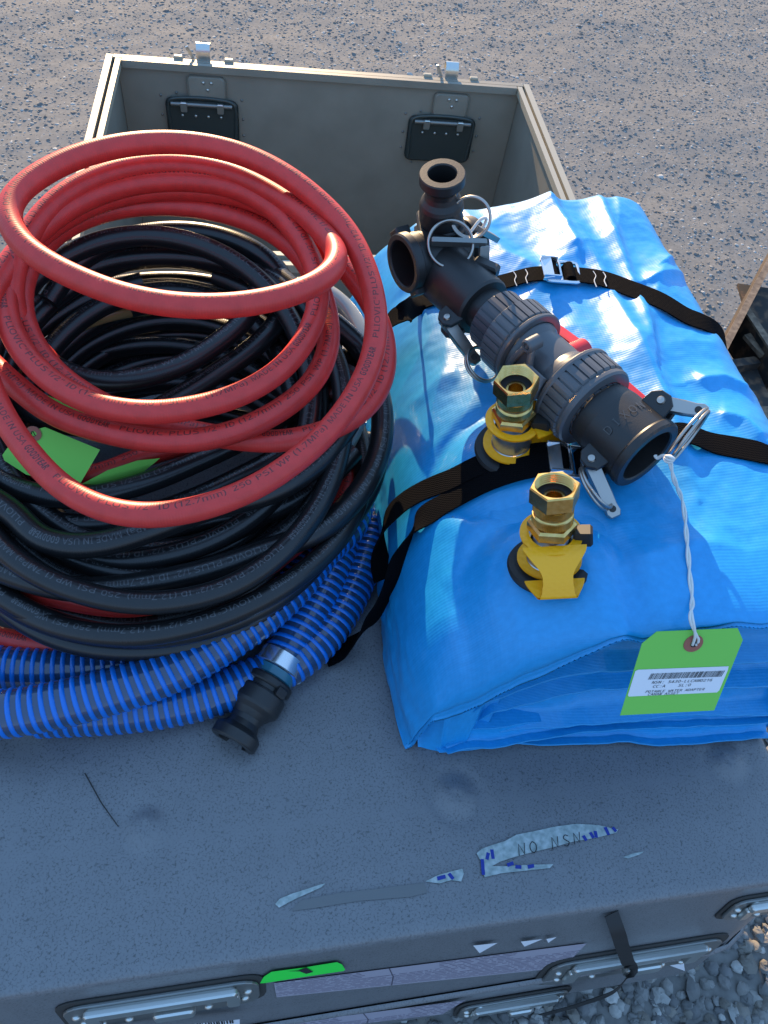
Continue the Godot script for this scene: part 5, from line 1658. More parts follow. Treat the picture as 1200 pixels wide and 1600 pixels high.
func cam_arm(t: Node3D, xf: Transform3D, eye: Vector3, ring_r: float, ring_c: Vector3, ring_axis: Vector3) -> void:
	# xf: origin at the lug on the coupler's skin, x along the coupler, y outwards; eye and ring in the world
	var to_arm := (t.transform * xf).affine_inverse()
	var e := to_arm * eye
	var arm := Node3D.new()
	arm.name = numbered("cam_arm", t)
	arm.transform = xf
	t.add_child(arm, true)
	var lug := MB.new()
	for s in [-1, 1]:
		prism(PackedVector2Array([Vector2(-0.013, -0.002), Vector2(0.012, -0.002), Vector2(0.010, 0.011), Vector2(0.003, 0.016), Vector2(-0.006, 0.015), Vector2(-0.012, 0.009)]), -0.0025, 0.0025, 0.0008, lug, Transform3D(Basis(Vector3.RIGHT, Vector3(0, 0, 1), Vector3(0, 1, 0)), Vector3(0, 0.0, s * 0.0088)))
	obj("lug", lug, M.black_plastic, arm)
	obj("pin", lathe([[0.0, -0.0135], [0.003, -0.013], [0.0038, -0.0115], [0.0038, 0.0115], [0.003, 0.013], [0.0, 0.0135]], 14, null, Transform3D(Basis(Vector3.RIGHT, Vector3(0, 0, 1), Vector3(0, -1, 0)), Vector3(0, 0.008, 0))), M.steel, arm)
	var pivot := Vector3(0, 0.008, 0)
	var dl := (e - pivot)
	var lev := at(pivot, Vector3.FORWARD, dl)
	var n := dl.length()
	obj("lever", prism(PackedVector2Array([Vector2(-0.006, -0.008), Vector2(0.006, -0.008), Vector2(0.0062, n * 0.6), Vector2(0.0055, n - 0.002), Vector2(0.0062, n + 0.004), Vector2(0.004, n + 0.008), Vector2(-0.004, n + 0.008), Vector2(-0.0062, n + 0.004), Vector2(-0.0055, n - 0.002), Vector2(-0.0062, n * 0.6)]), -0.0045, 0.0045, 0.0012, null, lev * Transform3D(Basis(Vector3(0, 0, 1), Vector3(1, 0, 0), Vector3(0, 1, 0)), Vector3.ZERO)), M.steel, arm)
	obj("eye", lathe([[0.0, -0.0050], [0.0030, -0.0050], [0.0030, 0.0050], [0.0, 0.0050]], 14, null, lev * Transform3D(Basis(Vector3(0, 0, 1), Vector3(1, 0, 0), Vector3(0, 1, 0)), Vector3(0, n, 0))), M.dark_groove, arm)
	var rx := to_arm * at(ring_c, Vector3(0.3, 0.9, 0.2), ring_axis)
	var rg := MB.new()
	ring(ring_r, 0.0014, rx, rg)
	ring(ring_r * 0.985, 0.0014, rx * Transform3D(Basis(Vector3(1, 0, 0), 0.05), Vector3(0, 0.0029, 0)), rg)
	obj("pull_ring", rg, M.steel, arm)

func make_valve() -> void:
	var A := Vector3(0.1740,0.7700,-0.6452)
	var B := Vector3(0.3117,0.7800,-0.3957)
	var d := (B - A).normalized()
	# local frame: y along the valve, towards the near open end; x up
	var right := d.cross(Vector3.UP).normalized()
	var xf := Transform3D(Basis(right.cross(d).normalized() * 1.0, d, right), A)
	xf.basis = Basis(xf.basis.x, d, xf.basis.x.cross(d))
	var t := thing("valve_assembly", "grey plastic ball valve with black cam couplers and steel pull rings lying along the bladder", "valve", xf)
	var L := A.distance_to(B)
	# black coupler at the tee end
	obj("rear_coupler", lathe([[0.0, -0.012], [0.028, -0.012], [0.0305, -0.009], [0.0305, 0.062], [0.029, 0.065], [0.022, 0.0655], [0.0215, 0.084]], 56), M.black_plastic, t)
	obj("rear_nipple", ribbed(0.0300, 0.0012, 0.0805, 0.1065, 22), M.grey_dark, t)
	# union nuts with grip ribs
	obj("union_nut", ribbed(0.0372, 0.0016, 0.1050, 0.1290, 30), M.grey_plastic, t)
	obj("union_lip", lathe([[0.035, 0.1285], [0.0366, 0.1295], [0.0378, 0.1310], [0.0378, 0.1335], [0.0366, 0.1345], [0.031, 0.1348]], 60), M.grey_plastic, t)
	obj("valve_body", lathe([[0.030, 0.1340], [0.0305, 0.1360], [0.0298, 0.1390], [0.0275, 0.1430], [0.0275, 0.1750], [0.0300, 0.1810], [0.0312, 0.1850], [0.0312, 0.1900]], 60), M.grey_plastic, t)
	obj("union_nut", ribbed(0.0408, 0.0018, 0.1920, 0.2170, 30), M.grey_plastic, t)
	obj("union_lip", lathe([[0.036, 0.1912], [0.0412, 0.1905], [0.0422, 0.1920], [0.0422, 0.1945], [0.041, 0.1960]], 60), M.grey_plastic, t)
	obj("union_lip", lathe([[0.0390, 0.2165], [0.0400, 0.2190], [0.0400, 0.2220], [0.0385, 0.2240], [0.030, 0.2245]], 60), M.grey_plastic, t)
	obj("front_nipple", ribbed(0.0290, 0.0012, 0.2230, 0.2460, 24), M.grey_dark, t)
	obj("neck", lathe([[0.0255, 0.2460], [0.0255, 0.2530]], 40), M.rubber, t)
	# the trumpet-shaped bracket on the body, with its bushing
	var up := Vector3(1, 0, 0)
	var br := MB.new()
	var side := Transform3D(Basis(Vector3(0, 1, 0), 0.70), Vector3(0, 0.155, 0))
	# ribs of the bracket: two legs spreading from the bushing down to the body, each a bent bar
	for leg in [[Vector3(0.044, 0.0, 0.0), Vector3(0.036, -0.006, -0.012), Vector3(0.024, -0.012, -0.022), Vector3(0.010, -0.015, -0.028)], [Vector3(0.044, 0.004, 0.0), Vector3(0.037, 0.008, -0.010), Vector3(0.026, 0.013, -0.019), Vector3(0.012, 0.017, -0.026)]]:
		var lp := PackedVector3Array()
		for q in smooth(leg, 0.003):
			lp.append(side * q)
		br_append(br, tube(lp, 0.0032, 10))
	obj("bracket", br, M.grey_plastic, t)
	var web := MB.new()
	web.polygon([side * Vector3(0.044, 0.002, -0.001), side * Vector3(0.036, -0.006, -0.012), side * Vector3(0.024, -0.012, -0.021), side * Vector3(0.012, 0.0, -0.026), side * Vector3(0.026, 0.013, -0.018), side * Vector3(0.037, 0.008, -0.010)], (side.basis * Vector3(0.6, 0, -0.8)).normalized())
	obj("bracket_web", web, M.grey_dark, t)
	obj("shoulder", prism(PackedVector2Array([Vector2(-0.012, 0.02), Vector2(0.030, 0.02), Vector2(0.026, 0.0), Vector2(0.002, 0.0)]), 0.0, 0.010, 0.002, null, side * Transform3D(Basis(Vector3(0, 1, 0), Vector3(1, 0, 0), Vector3(0, 0, -1)), Vector3(0.0285, 0.006, -0.012))), M.grey_plastic, t)
	obj("bushing", lathe([[0.0034, -0.006], [0.0034, 0.004], [0.0052, 0.0045], [0.0066, 0.003], [0.0066, -0.010]], 24, null, side * at(Vector3(0.045, 0.001, -0.001), Vector3(0, 1, 0), Vector3(0.55, 0, -0.84))), M.grey_plastic, t)
	# red lever on the far side
	var hz := 0.046
	obj("stem", lathe([[0.012, 0.0], [0.012, 0.018], [0.0, 0.018]], 24, null, at(Vector3(0.0, 0.160, 0.028), Vector3(0, 1, 0), Vector3(0, 0, 1))), M.red_plastic, t)
	obj("red_lever", prism(PackedVector2Array([Vector2(-0.012, 0.1170), Vector2(0.010, 0.1150), Vector2(0.013, 0.1470), Vector2(0.013, 0.1770), Vector2(0.012, 0.2450), Vector2(0.006, 0.2530), Vector2(-0.008, 0.2530), Vector2(-0.013, 0.2450), Vector2(-0.013, 0.1470)]), -0.006, 0.006, 0.0018, null, Transform3D(Basis(Vector3(1, 0, 0), Vector3(0, 0, -1), Vector3(0, 1, 0)), Vector3(-0.010, 0, hz))), M.red_plastic, t)
	var cap := MB.new()
	for b in [[0.0015, 0.245, 0.024, 0.003], [0.0155, 0.239, 0.003, 0.016], [-0.0075, 0.239, 0.003, 0.016]]:
		box(cap, Transform3D(Basis(), Vector3(b[0] - 0.014, b[1], hz - 0.012)), Vector3(b[2], b[3], 0.014), 0.0008)
	obj("lever_end", cap, M.red_plastic, t)
	# near cam coupler, open towards the viewer
	var y0 := L - 0.055
	obj("front_coupler", lathe([[0.022, y0 - 0.006], [0.0285, y0 - 0.005], [0.0305, y0 - 0.002], [0.0325, y0 + 0.012], [0.0335, L - 0.006], [0.0345, L - 0.004], [0.0345, L + 0.001], [0.0330, L + 0.003], [0.0268, L + 0.003], [0.0258, L + 0.0015], [0.0258, y0 + 0.016], [0.021, y0 + 0.014], [0.0, y0 + 0.014]], 64), M.black_plastic, t)
	obj("gasket", lathe([[0.0256, y0 + 0.0185], [0.0185, y0 + 0.0185], [0.0185, y0 + 0.0142]], 40), M.rubber, t)
	var letters := "DIXON"
	for k in 5:
		var lf := Transform3D(Basis(Vector3(0, 1, 0), 0.95 - 0.27 * k), Vector3.ZERO) * Transform3D(Basis(Vector3(0, 0, 1), Vector3(0, -1, 0), Vector3(1, 0, 0)), Vector3(0.0339, L - 0.026, 0))
		text_mesh(letters[k], 0.0072, M.moulded, t, lf, "moulded_letter")
	# arm on the upper right, swung out, its ring standing; arm on the lower left, hanging; one low on the rear coupler
	var lugs := Transform3D(Basis(Vector3(0, 1, 0), Vector3(1, 0, 0), Vector3(0, 0, -1)), Vector3.ZERO)
	cam_arm(t, Transform3D(Basis(Vector3(0, 1, 0), -0.80), Vector3(0, L - 0.020, 0)) * lugs * Transform3D(Basis(), Vector3(0, 0.0325, 0)), Vector3(0.3515,0.8120,-0.4163), 0.0255, Vector3(0.3335,0.8100,-0.3909), Vector3(0.648, 0.0, 0.76))
	cam_arm(t, Transform3D(Basis(Vector3(0, 1, 0), 1.95), Vector3(0, L - 0.022, 0)) * lugs * Transform3D(Basis(), Vector3(0, 0.0315, 0)), Vector3(0.2856,0.7450,-0.3644), 0.0205, Vector3(0.2685,0.7580,-0.3759), Vector3(0.67, 0.73, -0.07))
	cam_arm(t, Transform3D(Basis(Vector3(0, 1, 0), 1.95), Vector3(0, 0.056, 0)) * lugs * Transform3D(Basis(), Vector3(0, 0.0285, 0)), Vector3(0.1966,0.7360,-0.5584), 0.0185, Vector3(0.2052,0.7330,-0.5509), Vector3(0.3, 0.9, 0.3))
	make_tee(t)

func br_append(into: MB, from: MB) -> void:
	var b := into.v.size()
	into.v.append_array(from.v); into.n.append_array(from.n); into.uv.append_array(from.uv); into.col.append_array(from.col)
	for i in from.idx:
		into.idx.append(b + i)

func make_tee(t: Node3D) -> void:
	# the black tee behind the valve, in world axes turned into the valve's frame
	var inv := t.transform.affine_inverse()
	var c := Vector3(0.1613,0.7800,-0.6623)
	var tee := Transform3D(inv.basis * Basis.from_scale(Vector3.ONE * 0.94), inv * c)        # world-aligned at the tee's middle
	# female mouth to the left
	var ml := Vector3(-0.90, -0.02, 0.43).normalized()
	var mouth := tee * at(Vector3(0.006, 0, 0.0), Vector3.UP, ml)
	obj("tee_body", lathe([[0.0, -0.012], [0.026, -0.012], [0.028, -0.008], [0.028, 0.022], [0.029, 0.024], [0.029, 0.033], [0.0315, 0.035], [0.0315, 0.043], [0.030, 0.045], [0.0252, 0.045], [0.0242, 0.043], [0.0242, 0.012], [0.0, 0.011]], 56, null, mouth), M.black_plastic, t)
	for s in [0.9, 4.0]:
		obj("tee_lug", box(null, mouth * Transform3D(Basis(Vector3.UP, s), Vector3.ZERO) * Transform3D(Basis(), Vector3(0.031, 0.034, 0)), Vector3(0.010, 0.018, 0.016), 0.002), M.black_plastic, t)
	# hexagonal block on top, then the male adapter standing up
	var ad := tee * at(Vector3(0.013, -0.004, -0.020), Vector3.RIGHT, Vector3(-0.16, 1.0, 0.10))
	obj("block", prism(ngon(8, 0.0300, 0.39), -0.016, 0.022, 0.003, null, ad), M.black_plastic, t)
	obj("flange", prism(rect(0.050, 0.046, 0.010), 0.022, 0.035, 0.002, null, ad), M.black_plastic, t)
	obj("male_adapter", lathe([[0.0225, 0.035], [0.0232, 0.037], [0.0232, 0.055], [0.0218, 0.059], [0.0182, 0.064], [0.0168, 0.069], [0.0172, 0.074], [0.0200, 0.0785], [0.0226, 0.0805], [0.0235, 0.082], [0.0235, 0.0905], [0.0226, 0.092], [0.0152, 0.092], [0.0143, 0.0905], [0.0143, 0.050], [0.0, 0.050]], 56, null, ad), M.black_plastic, t)
	# right-hand branch, lying away with its clamp ears
	var rb := tee * at(Vector3(0.020, -0.004, -0.014), Vector3.UP, Vector3(0.90, -0.05, -0.40))
	obj("branch", lathe([[0.0, 0.0], [0.026, 0.0], [0.026, 0.018], [0.0295, 0.021], [0.0305, 0.024], [0.0305, 0.034], [0.0285, 0.037], [0.018, 0.037], [0.018, 0.025], [0.0, 0.025]], 48, null, rb), M.black_plastic, t)
	obj("branch_ear", prism(PackedVector2Array([Vector2(-0.016, 0.0), Vector2(0.016, 0.0), Vector2(0.010, 0.022), Vector2(-0.006, 0.026)]), -0.006, 0.006, 0.002, null, rb * Transform3D(Basis(), Vector3(0, 0.029, 0)) * Transform3D(Basis(Vector3(0, 1, 0), -1.2), Vector3.ZERO) * Transform3D(Basis(), Vector3(0, 0, 0.024))), M.black_plastic, t)
	# two steel levers lying over the tee, each with a split ring
	var arm := Node3D.new()
	arm.name = numbered("cam_arm", t)
	t.add_child(arm, true)
	arm.transform = tee
	obj("lever", beam(null, Vector3(-0.008, 0.030, 0.022), Vector3(0.050, 0.032, 0.024), 0.005, 0.012, 0.0012, Vector3(0, 0.85, 0.52)), M.zinc_dull, arm)
	obj("link", beam(null, Vector3(0.049, 0.029, 0.024), Vector3(0.052, 0.004, 0.034), 0.010, 0.004, 0.001, Vector3(0, 0.2, 1)), M.zinc_dull, arm)
	var k := MB.new()
	ring(0.0235, 0.0014, at(Vector3(0.012, 0.031, 0.026), Vector3.RIGHT, Vector3(-0.05, 0.70, 0.70)), k)
	ring(0.0232, 0.0014, at(Vector3(0.0125, 0.029, 0.024), Vector3.RIGHT, Vector3(-0.02, 0.72, 0.70)), k)
	obj("pull_ring", k, M.steel, arm)
	var arm2 := Node3D.new()
	arm2.name = numbered("cam_arm", t)
	t.add_child(arm2, true)
	arm2.transform = tee
	obj("lever", beam(null, Vector3(0.046, 0.034, 0.004), Vector3(0.072, 0.012, -0.014), 0.010, 0.006, 0.001), M.steel, arm2)
	var k2 := MB.new()
	ring(0.0205, 0.0014, at(Vector3(0.032, 0.050, 0.008), Vector3.RIGHT, Vector3(-0.40, 0.35, 0.80)), k2)
	ring(0.0200, 0.0014, at(Vector3(0.0332, 0.0495, 0.0055), Vector3.RIGHT, Vector3(-0.36, 0.37, 0.80)), k2)
	obj("pull_ring", k2, M.steel, arm2)
	# lug pair with its pin beside the rear coupler
	obj("lug", box(null, tee * Transform3D(Basis(Vector3.UP, -0.6), Vector3(0.050, 0.014, 0.042)), Vector3(0.028, 0.016, 0.012), 0.003), M.black_plastic, t)
	obj("pin", lathe([[0.0, -0.008], [0.0035, -0.0075], [0.004, 0.0], [0.0035, 0.0075], [0.0, 0.008]], 12, null, tee * at(Vector3(0.034, 0.016, 0.046), Vector3.UP, Vector3(1, 0, 0.4))), M.steel, t)
	# pale cord end knotted round the lever
	obj("cord", tube(smooth([tee * Vector3(0.034, 0.036, 0.012), tee * Vector3(0.044, 0.046, 0.004), tee * Vector3(0.052, 0.044, -0.002), tee * Vector3(0.050, 0.032, -0.002), tee * Vector3(0.040, 0.029, 0.010)], 0.003), 0.0015, 8), M.string, t)

func make_brass() -> void:
	brass_valve(Vector3(0.2206,0.7112,-0.4549), Vector3(-0.20, 1.0, 0.02), 0.12, 0.058, 1.0, "brass hose fitting with its yellow plastic tab folded out beside the valve's grey nut")
	brass_valve(Vector3(0.2242,0.7218,-0.3192), Vector3(-0.17, 1.0, -0.27), -PI / 2 - 0.12, 0.046, 0.90, "brass hose fitting nearest the front, yellow tab folded over towards the viewer")

func brass_valve(p: Vector3, axis: Vector3, tab_dir: float, reach: float, tall: float, label: String) -> void:
	var t := thing("brass_fitting", label, "fitting", at(on_bl(p, -0.002), Vector3.RIGHT, axis).scaled_local(Vector3(0.95, tall, 0.95)))
	# rubber seat and zinc base
	obj("rubber_seat", lathe([[0.0, 0.004], [0.030, 0.004], [0.0345, 0.003], [0.036, 0.0], [0.035, -0.004]], 48), M.rubber, t)
	obj("zinc_base", lathe([[0.0215, 0.004], [0.0220, 0.006], [0.0185, 0.0095], [0.0185, 0.024], [0.0195, 0.0255], [0.0195, 0.030], [0.0170, 0.031]], 44), M.zinc, t)
	# brass: hexagon, two knurled rings, hexagonal mouth with thread and gasket
	obj("lower_hexagon", prism(ngon(6, 0.0205, 0.3), 0.041, 0.053, 0.0022), M.brass, t)
	obj("knurled_ring", knurl(0.0168, 0.0532, 0.0625), M.brass, t)
	obj("waist", lathe([[0.0160, 0.0622], [0.0150, 0.0632], [0.0150, 0.0648], [0.0160, 0.0658]], 40), M.brass, t)
	obj("knurled_ring", knurl(0.0165, 0.0658, 0.0745), M.brass, t)
	var hexo := ngon(6, 0.0205, 0.05)
	var mb := MB.new()
	var yt := 0.0925
	var yb := 0.0745
	for i in 6:
		var a := hexo[i]
		var b := hexo[(i + 1) % 6]
		var m := (a + b) / 2
		mb.quad(Vector3(a.x, yb + 0.002, a.y), Vector3(b.x, yb + 0.002, b.y), Vector3(b.x, yt - 0.0016, b.y), Vector3(a.x, yt - 0.0016, a.y), Vector3(m.x, 0, m.y))
		mb.quad(Vector3(a.x, yt - 0.0016, a.y), Vector3(b.x, yt - 0.0016, b.y), Vector3(b.x, yt, b.y) * Vector3(0.955, 1, 0.955), Vector3(a.x, yt, a.y) * Vector3(0.955, 1, 0.955), Vector3(m.x, 0.02, m.y))
		mb.quad(Vector3(a.x, yb + 0.002, a.y), Vector3(b.x, yb + 0.002, b.y), Vector3(b.x, yb, b.y) * Vector3(0.9, 1, 0.9), Vector3(a.x, yb, a.y) * Vector3(0.9, 1, 0.9), Vector3(m.x, -0.02, m.y))
		# flat rim between hexagon and bore
		for k in 6:
			var f0 := k / 6.0
			var f1 := (k + 1) / 6.0
			var o0 := a.lerp(b, f0) * 0.955
			var o1 := a.lerp(b, f1) * 0.955
			var i0 := o0.normalized() * 0.0163
			var i1 := o1.normalized() * 0.0163
			mb.quad(Vector3(o0.x, yt, o0.y), Vector3(o1.x, yt, o1.y), Vector3(i1.x, yt, i1.y), Vector3(i0.x, yt, i0.y), Vector3.UP)
	obj("hexagonal_mouth", mb, M.brass, t)
	var th := []
	var y := yt
	for k in 5:
		th.append([0.0163, y]); th.append([0.0149, y - 0.0011]); y -= 0.0022
	th.append([0.0154, y])
	obj("thread", lathe(th, 40), M.brass, t)
	obj("gasket", lathe([[0.0154, yt - 0.0112], [0.0090, yt - 0.0112], [0.0088, yt - 0.0145]], 36), M.rubber, t)
	obj("inner_tube", lathe([[0.0088, yt - 0.0125], [0.0068, yt - 0.0125], [0.0066, yt - 0.030], [0.0, yt - 0.030]], 30), M.brass, t)
	# yellow tab: two eyes, one round the neck and one round the base, joined by a folded strip
	var dir := Vector3(cos(tab_dir), 0, -sin(tab_dir))
	var across := Vector3(-dir.z, 0, dir.x)
	var strip := MB.new()
	var top_y := 0.0385
	var low_y := 0.0085
	for yy in [[top_y, 0.0185, 0.0262, 0.10], [low_y, 0.0195, 0.0275, 0.0]]:
		var n := 48
		var base := strip.v.size()
		for i in n + 1:
			var a := TAU * i / n
			var o := Vector3(cos(a), 0, sin(a))
			var lean: float = o.dot(dir) * yy[3]
			for rr in [yy[1], yy[2]]:
				for s in [-1, 1]:
					strip.vert(o * rr + Vector3.UP * (yy[0] + lean * -rr + s * 0.0008), Vector3.UP * s, Vector2(o.x, o.z) * rr * 60)
		for i in n:
			var q := base + i * 4
			strip.tri(q, q + 2, q + 6); strip.tri(q, q + 6, q + 4)
			strip.tri(q + 1, q + 3, q + 7); strip.tri(q + 1, q + 7, q + 5)
	obj("tab_eyes", strip, M.yellow, t)
	var path := smooth([dir * 0.016 + Vector3.UP * (top_y - 0.0006), dir * 0.025 + Vector3.UP * (top_y - 0.0026), dir * lerpf(0.024, reach, 0.35) + Vector3.UP * (top_y - 0.008), dir * lerpf(0.024, reach, 0.75) + Vector3.UP * 0.020, dir * reach + Vector3.UP * 0.0080, dir * (reach + 0.0005) + Vector3.UP * 0.0065, dir * (reach - 0.003) + Vector3.UP * 0.0058, dir * (reach * 0.8) + Vector3.UP * 0.0068, dir * 0.027 + Vector3.UP * low_y], 0.002)
	var wmb := MB.new()
	var n := path.size()
	var ga := PackedVector3Array()
	var gu := PackedVector2Array()
	for i in n:
		var f := i / (n - 1.0)
		var w := lerpf(0.0262, 0.0122, ssm(0.0, 0.42, f))
		if f > 0.5:
			w = lerpf(0.0128, 0.0250, ssm(0.55, 1.0, f))
		for j in 9:
			var u := j / 4.0 - 1.0
			ga.append(path[i] + across * w * u)
			gu.append(Vector2(u * w, f * 0.09) * 60)
	for s in [-1, 1]:
		var g2 := PackedVector3Array()
		for i in n:
			var tg := (path[mini(i + 1, n - 1)] - path[maxi(i - 1, 0)]).normalized()
			var nn := across.cross(tg).normalized()
			for j in 9:
				g2.append(ga[i * 9 + j] + nn * 0.0008 * s)
		wmb.grid(g2, n, 9, s > 0, gu)
	obj("tab_strip", wmb, M.yellow, t)
	# black turning knob at the side
	var kd := Vector3(0.94, 0.10, 0.30).normalized()
	obj("knob", prism(PackedVector2Array([Vector2(-0.008, -0.006), Vector2(0.008, -0.007), Vector2(0.006, 0.007), Vector2(-0.006, 0.006)]), 0.018, 0.034, 0.002, null, at(Vector3(0, 0.036, 0), Vector3.UP, kd)), M.rubber, t)
	obj("lower_neck", lathe([[0.0150, 0.029], [0.0150, 0.0412]], 36), M.zinc, t)

func knurl(r: float, y0: float, y1: float) -> MB:
	var mb := MB.new()
	var k := 72
	for i in k:
		var a0 := TAU * i / k
		var a1 := TAU * (i + 0.5) / k
		var a2 := TAU * (i + 1) / k
		for e in [[a0, r - 0.0005, a1, r + 0.0003], [a1, r + 0.0003, a2, r - 0.0005]]:
			var pa := Vector3(cos(e[0]), 0, sin(e[0]))
			var pb := Vector3(cos(e[2]), 0, sin(e[2]))
			mb.quad(pa * e[1] + Vector3.UP * (y0 + 0.0006), pb * e[3] + Vector3.UP * (y0 + 0.0006), pb * e[3] + Vector3.UP * (y1 - 0.0006), pa * e[1] + Vector3.UP * (y1 - 0.0006), pa + pb)
	lathe([[r - 0.0015, y0], [r, y0 + 0.0007]], 40, mb)
	lathe([[r, y1 - 0.0007], [r - 0.0015, y1]], 40, mb)
	return mb

func paper_sheet(t: Node, called: String, outline: PackedVector2Array, m: Material, xf: Transform3D, bend: float, lift := 0.0) -> MeshInstance3D:
	# a thin sheet: outline in x,y metres; bent about x by depth, two-sided with a real thickness
	var mb := MB.new()
	var tr := Geometry2D.triangulate_polygon(outline)
	for s in [-1, 1]:
		var base := mb.v.size()
		for p in outline:
			mb.vert(xf * Vector3(p.x, p.y, bend * p.y * p.y + s * 0.00012 + lift), xf.basis * Vector3(0, 0, s), p * 10)
		for i in range(0, tr.size(), 3):
			mb.tri(base + tr[i], base + tr[i + 1], base + tr[i + 2])
	return obj(called, mb, m, t)

func make_tags() -> void:
	# inventory tag hanging over the bladder's front by its string
	var tl := Vector3(0.2772,0.7470,-0.2519)
	var tr := Vector3(0.3548,0.7470,-0.2538)
	var bl := Vector3(0.2736,0.6750,-0.2156)
	var br := Vector3(0.3543,0.6750,-0.2141)
	var X := ((tr - tl) + (br - bl)).normalized()
	var Y := ((tl - bl) + (tr - br)) / 2
	var H := Y.length()
	Y = Y.normalized()
	var Z := X.cross(Y).normalized()
	Y = Z.cross(X)
	var c := (tl + tr + bl + br) / 4
	var xf := Transform3D(Basis(X, Y, Z), c + Z * 0.009 + Y * 0.009 - X * 0.003)
	var t := thing("paper_tag", "green card tag with a white barcode label hanging from a string over the bladder's front", "tag", xf)
	var inv := xf.affine_inverse()
	var out := PackedVector2Array()
	for p in [Vector3(0.2868,0.7470,-0.2527), Vector3(0.3532,0.7470,-0.2539), Vector3(0.3607,0.7370,-0.2487), Vector3(0.3551,0.6750,-0.2162), Vector3(0.2736,0.6750,-0.2156), Vector3(0.2771,0.7370,-0.2488)]:
		var q: Vector3 = inv * p
		out.append(Vector2(q.x, q.y))
	paper_sheet(t, "card", out, M.paper_green, Transform3D.IDENTITY, 0.0)
	var white := PackedVector2Array()
	for p in [Vector3(0.2792,0.7150,-0.2375), Vector3(0.3553,0.7150,-0.2367), Vector3(0.3557,0.7120,-0.2353), Vector3(0.3537,0.6940,-0.2256), Vector3(0.3522,0.6920,-0.2249), Vector3(0.2769,0.6920,-0.2248), Vector3(0.2758,0.6930,-0.2261), Vector3(0.2771,0.7140,-0.2364)]:
		var q: Vector3 = inv * p
		white.append(Vector2(q.x, q.y))
	var sk := paper_sheet(t, "barcode_label", white, M.sticker, Transform3D.IDENTITY, 0.0, 0.0004)
	var wl: Vector3 = inv * Vector3(0.2893,0.7060,-0.2341)
	var wr: Vector3 = inv * Vector3(0.3530,0.7060,-0.2337)
	wl.z = 0.0
	wr.z = 0.0
	var sx := (wr - wl).normalized()
	var sy := Vector3(0.30, 1, 0).normalized()
	var bars := MB.new()
	var full := wl.distance_to(wr)
	var x := 0.0
	while x < full - 0.001:
		var w := rng.randf_range(0.00025, 0.0010)
		var a := wl + sx * x + Vector3(0, -0.0005, 0.0007)
		bars.quad(a, a + sx * w, a + sx * w + sy * 0.0062, a + sy * 0.0062, Vector3(0, 0, 1))
		x += w + rng.randf_range(0.0003, 0.0009)
	obj("bars", bars, M.ink, sk)
	var sh := Basis(sx, sy, Vector3(0, 0, 1))
	var mid := (wl + wr) / 2
	for ln in [["NSN: 5430-LLCAM0216", 0.0026, -0.0035, -0.002], ["CC:A    SL:0", 0.0026, -0.0075, -0.010], ["POTABLE WATER ADAPTER", 0.0022, -0.0125, -0.006], ["CANAM ASSET", 0.0022, -0.0153, -0.0155]]:
		text_mesh(ln[0], ln[1], M.ink, sk, Transform3D(sh, mid + Vector3(ln[3], ln[2], 0.0008)), "lettering", "Droid Sans Mono", 400, 1.25)
	var ey: Vector3 = inv * Vector3(0.3195,0.7360,-0.2473)
	ey.z = 0.0
	obj("eyelet", lathe([[0.0028, 0.0004], [0.0030, 0.0012], [0.0078, 0.0008], [0.0080, 0.0003]], 30, null, Transform3D(Basis(Vector3.RIGHT, Vector3(0, 0, 1), Vector3(0, -1, 0)), ey)), M.eyelet, t)
	obj("eyelet_hole", lathe([[0.0, 0.0016], [0.0027, 0.0016]], 18, null, Transform3D(Basis(Vector3.RIGHT, Vector3(0, 0, 1), Vector3(0, -1, 0)), ey)), M.ink, t)
	# string: two twisted strands from the ring down over the bladder
	var top := Vector3(0.3111,0.8100,-0.3665)
	var run := [top, Vector3(0.3187,0.7950,-0.3596), on_bl(Vector3(0.3423,0.7482,-0.3581), 0.012), on_bl(Vector3(0.3352,0.7494,-0.3246), 0.004), on_bl(Vector3(0.3289,0.7500,-0.2935), 0.003), on_bl(Vector3(0.3241,0.7492,-0.2706), 0.003), Vector3(0.3108,0.7630,-0.2490), xf * (ey + Vector3(0, 0.005, 0.003)), xf * (ey + Vector3(0, 0, 0.002))]
	var sp := smooth(run, 0.003)
	for k in 2:
		var q := PackedVector3Array()
		for i in sp.size():
			var a := i * 0.42 + k * PI
			var amp := 0.0011 if i < sp.size() - 4 else 0.0018
			q.append(inv * (sp[i] + Vector3(cos(a), 0.4 * sin(a), 0.2 * sin(a)) * amp))
		obj("string", tube(q, 0.0011, 7), M.string, t)
	var kn := MB.new()
	for i in 3:
		ring(0.0032, 0.0012, at(inv * (top + Vector3(0, 0.001 * i - 0.001, 0.0)), Vector3.RIGHT, Vector3(0.4 * i - 0.4, 1, 0.5 - 0.4 * i)), kn)
	obj("knot", kn, M.string, t)
	obj("string_end", tube(smooth([inv * top, inv * Vector3(0.3100,0.8050,-0.3733), inv * Vector3(0.3084,0.7980,-0.3765), inv * Vector3(0.3068,0.8000,-0.3775)], 0.002), 0.0015, 6), M.string, t)
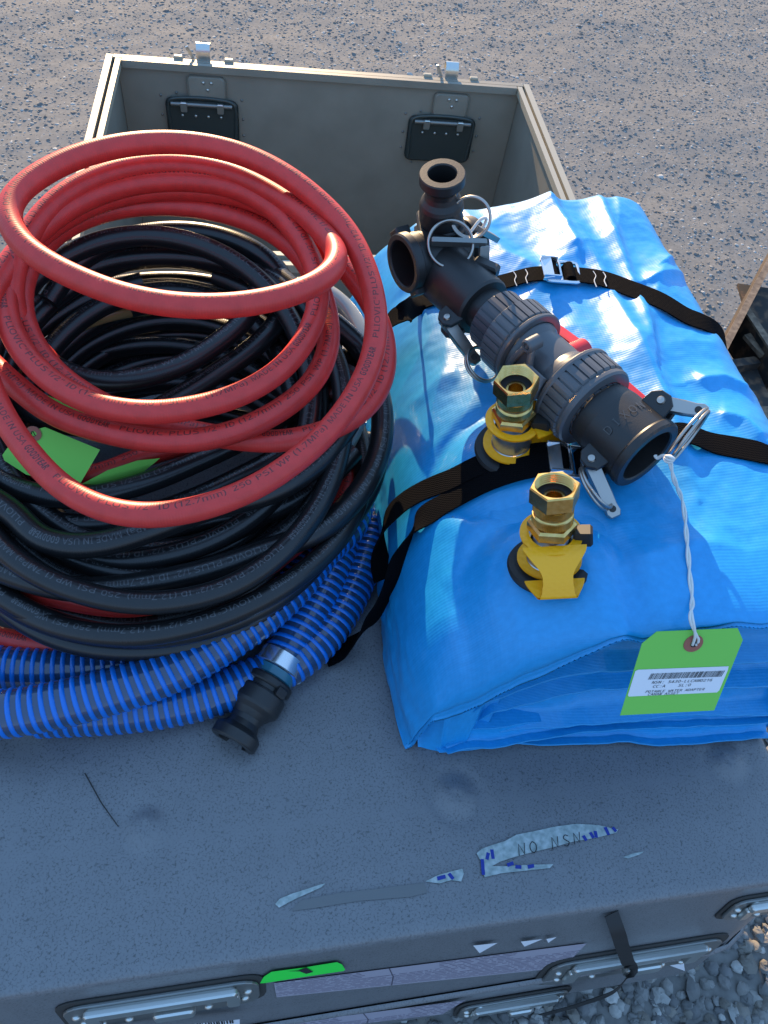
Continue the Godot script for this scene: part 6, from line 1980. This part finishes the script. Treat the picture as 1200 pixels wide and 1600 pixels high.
	# two green tags caught among the hoses at the left
	hose_tag("blank side of a green card tag with a red eyelet, under the red hose", [Vector3(-0.2151,0.7050,-0.4859), Vector3(-0.2018,0.7100,-0.4846), Vector3(-0.1558,0.6950,-0.4713), Vector3(-0.1795,0.6600,-0.4552), Vector3(-0.2243,0.6700,-0.4625), Vector3(-0.2419,0.6800,-0.4709), Vector3(-0.2430,0.6850,-0.4727), Vector3(-0.2264,0.7000,-0.4872)], Vector3(-0.2124,0.7045,-0.4818))
	hose_tag("second, lower green card tag folded between the black hoses", [Vector3(-0.1752,0.6650,-0.4558), Vector3(-0.1517,0.6750,-0.4636), Vector3(-0.1250,0.6800,-0.4725), Vector3(-0.1053,0.6780,-0.4757), Vector3(-0.1205,0.6650,-0.4708), Vector3(-0.1364,0.6500,-0.4665)], Vector3.ZERO)
	hose_tag("narrow sunlit strip of green tag showing between two red turns", [Vector3(-0.2127,0.7150,-0.5190), Vector3(-0.2088,0.7150,-0.5223), Vector3(-0.1575,0.7050,-0.5013), Vector3(-0.1615,0.7000,-0.4987), Vector3(-0.1898,0.7050,-0.5072)], Vector3.ZERO)

func hose_tag(label: String, pts: Array, eye: Vector3) -> void:
	var c := Vector3.ZERO
	for p in pts:
		c += p / pts.size()
	var nn := Vector3.ZERO
	for i in pts.size():
		nn += (pts[i] - c).cross(pts[(i + 1) % pts.size()] - c)
	nn = nn.normalized()
	if nn.y < 0:
		nn = -nn
	var X := nn.cross(Vector3.FORWARD).normalized()
	var xf := Transform3D(Basis(X, nn.cross(X), nn), c)
	var t := thing("paper_tag", label, "tag", xf)
	var inv := xf.affine_inverse()
	var out := PackedVector2Array()
	for p in pts:
		var q: Vector3 = inv * p
		out.append(Vector2(q.x, q.y))
	paper_sheet(t, "card", out, M.paper_green, Transform3D.IDENTITY, 0.6)
	if eye != Vector3.ZERO:
		var pen := []
		for k in 14:
			var px := -0.004 + k * 0.0016
			var py := -0.018 + 0.0022 * sin(k * 2.3) + 0.0012 * cos(k * 1.1)
			pen.append(Vector3(px, py, 0.6 * py * py + 0.0004))
		obj("pen_scribble", tube(smooth(pen, 0.0008), 0.00035, 5), M.ink, t)
		var e: Vector3 = inv * eye
		e.z = 0.6 * e.y * e.y + 0.0004
		obj("eyelet", lathe([[0.0025, 0.0002], [0.0027, 0.0010], [0.0070, 0.0006]], 24, null, Transform3D(Basis(Vector3.RIGHT, Vector3(0, 0, 1), Vector3(0, -1, 0)), e)), M.eyelet, t)
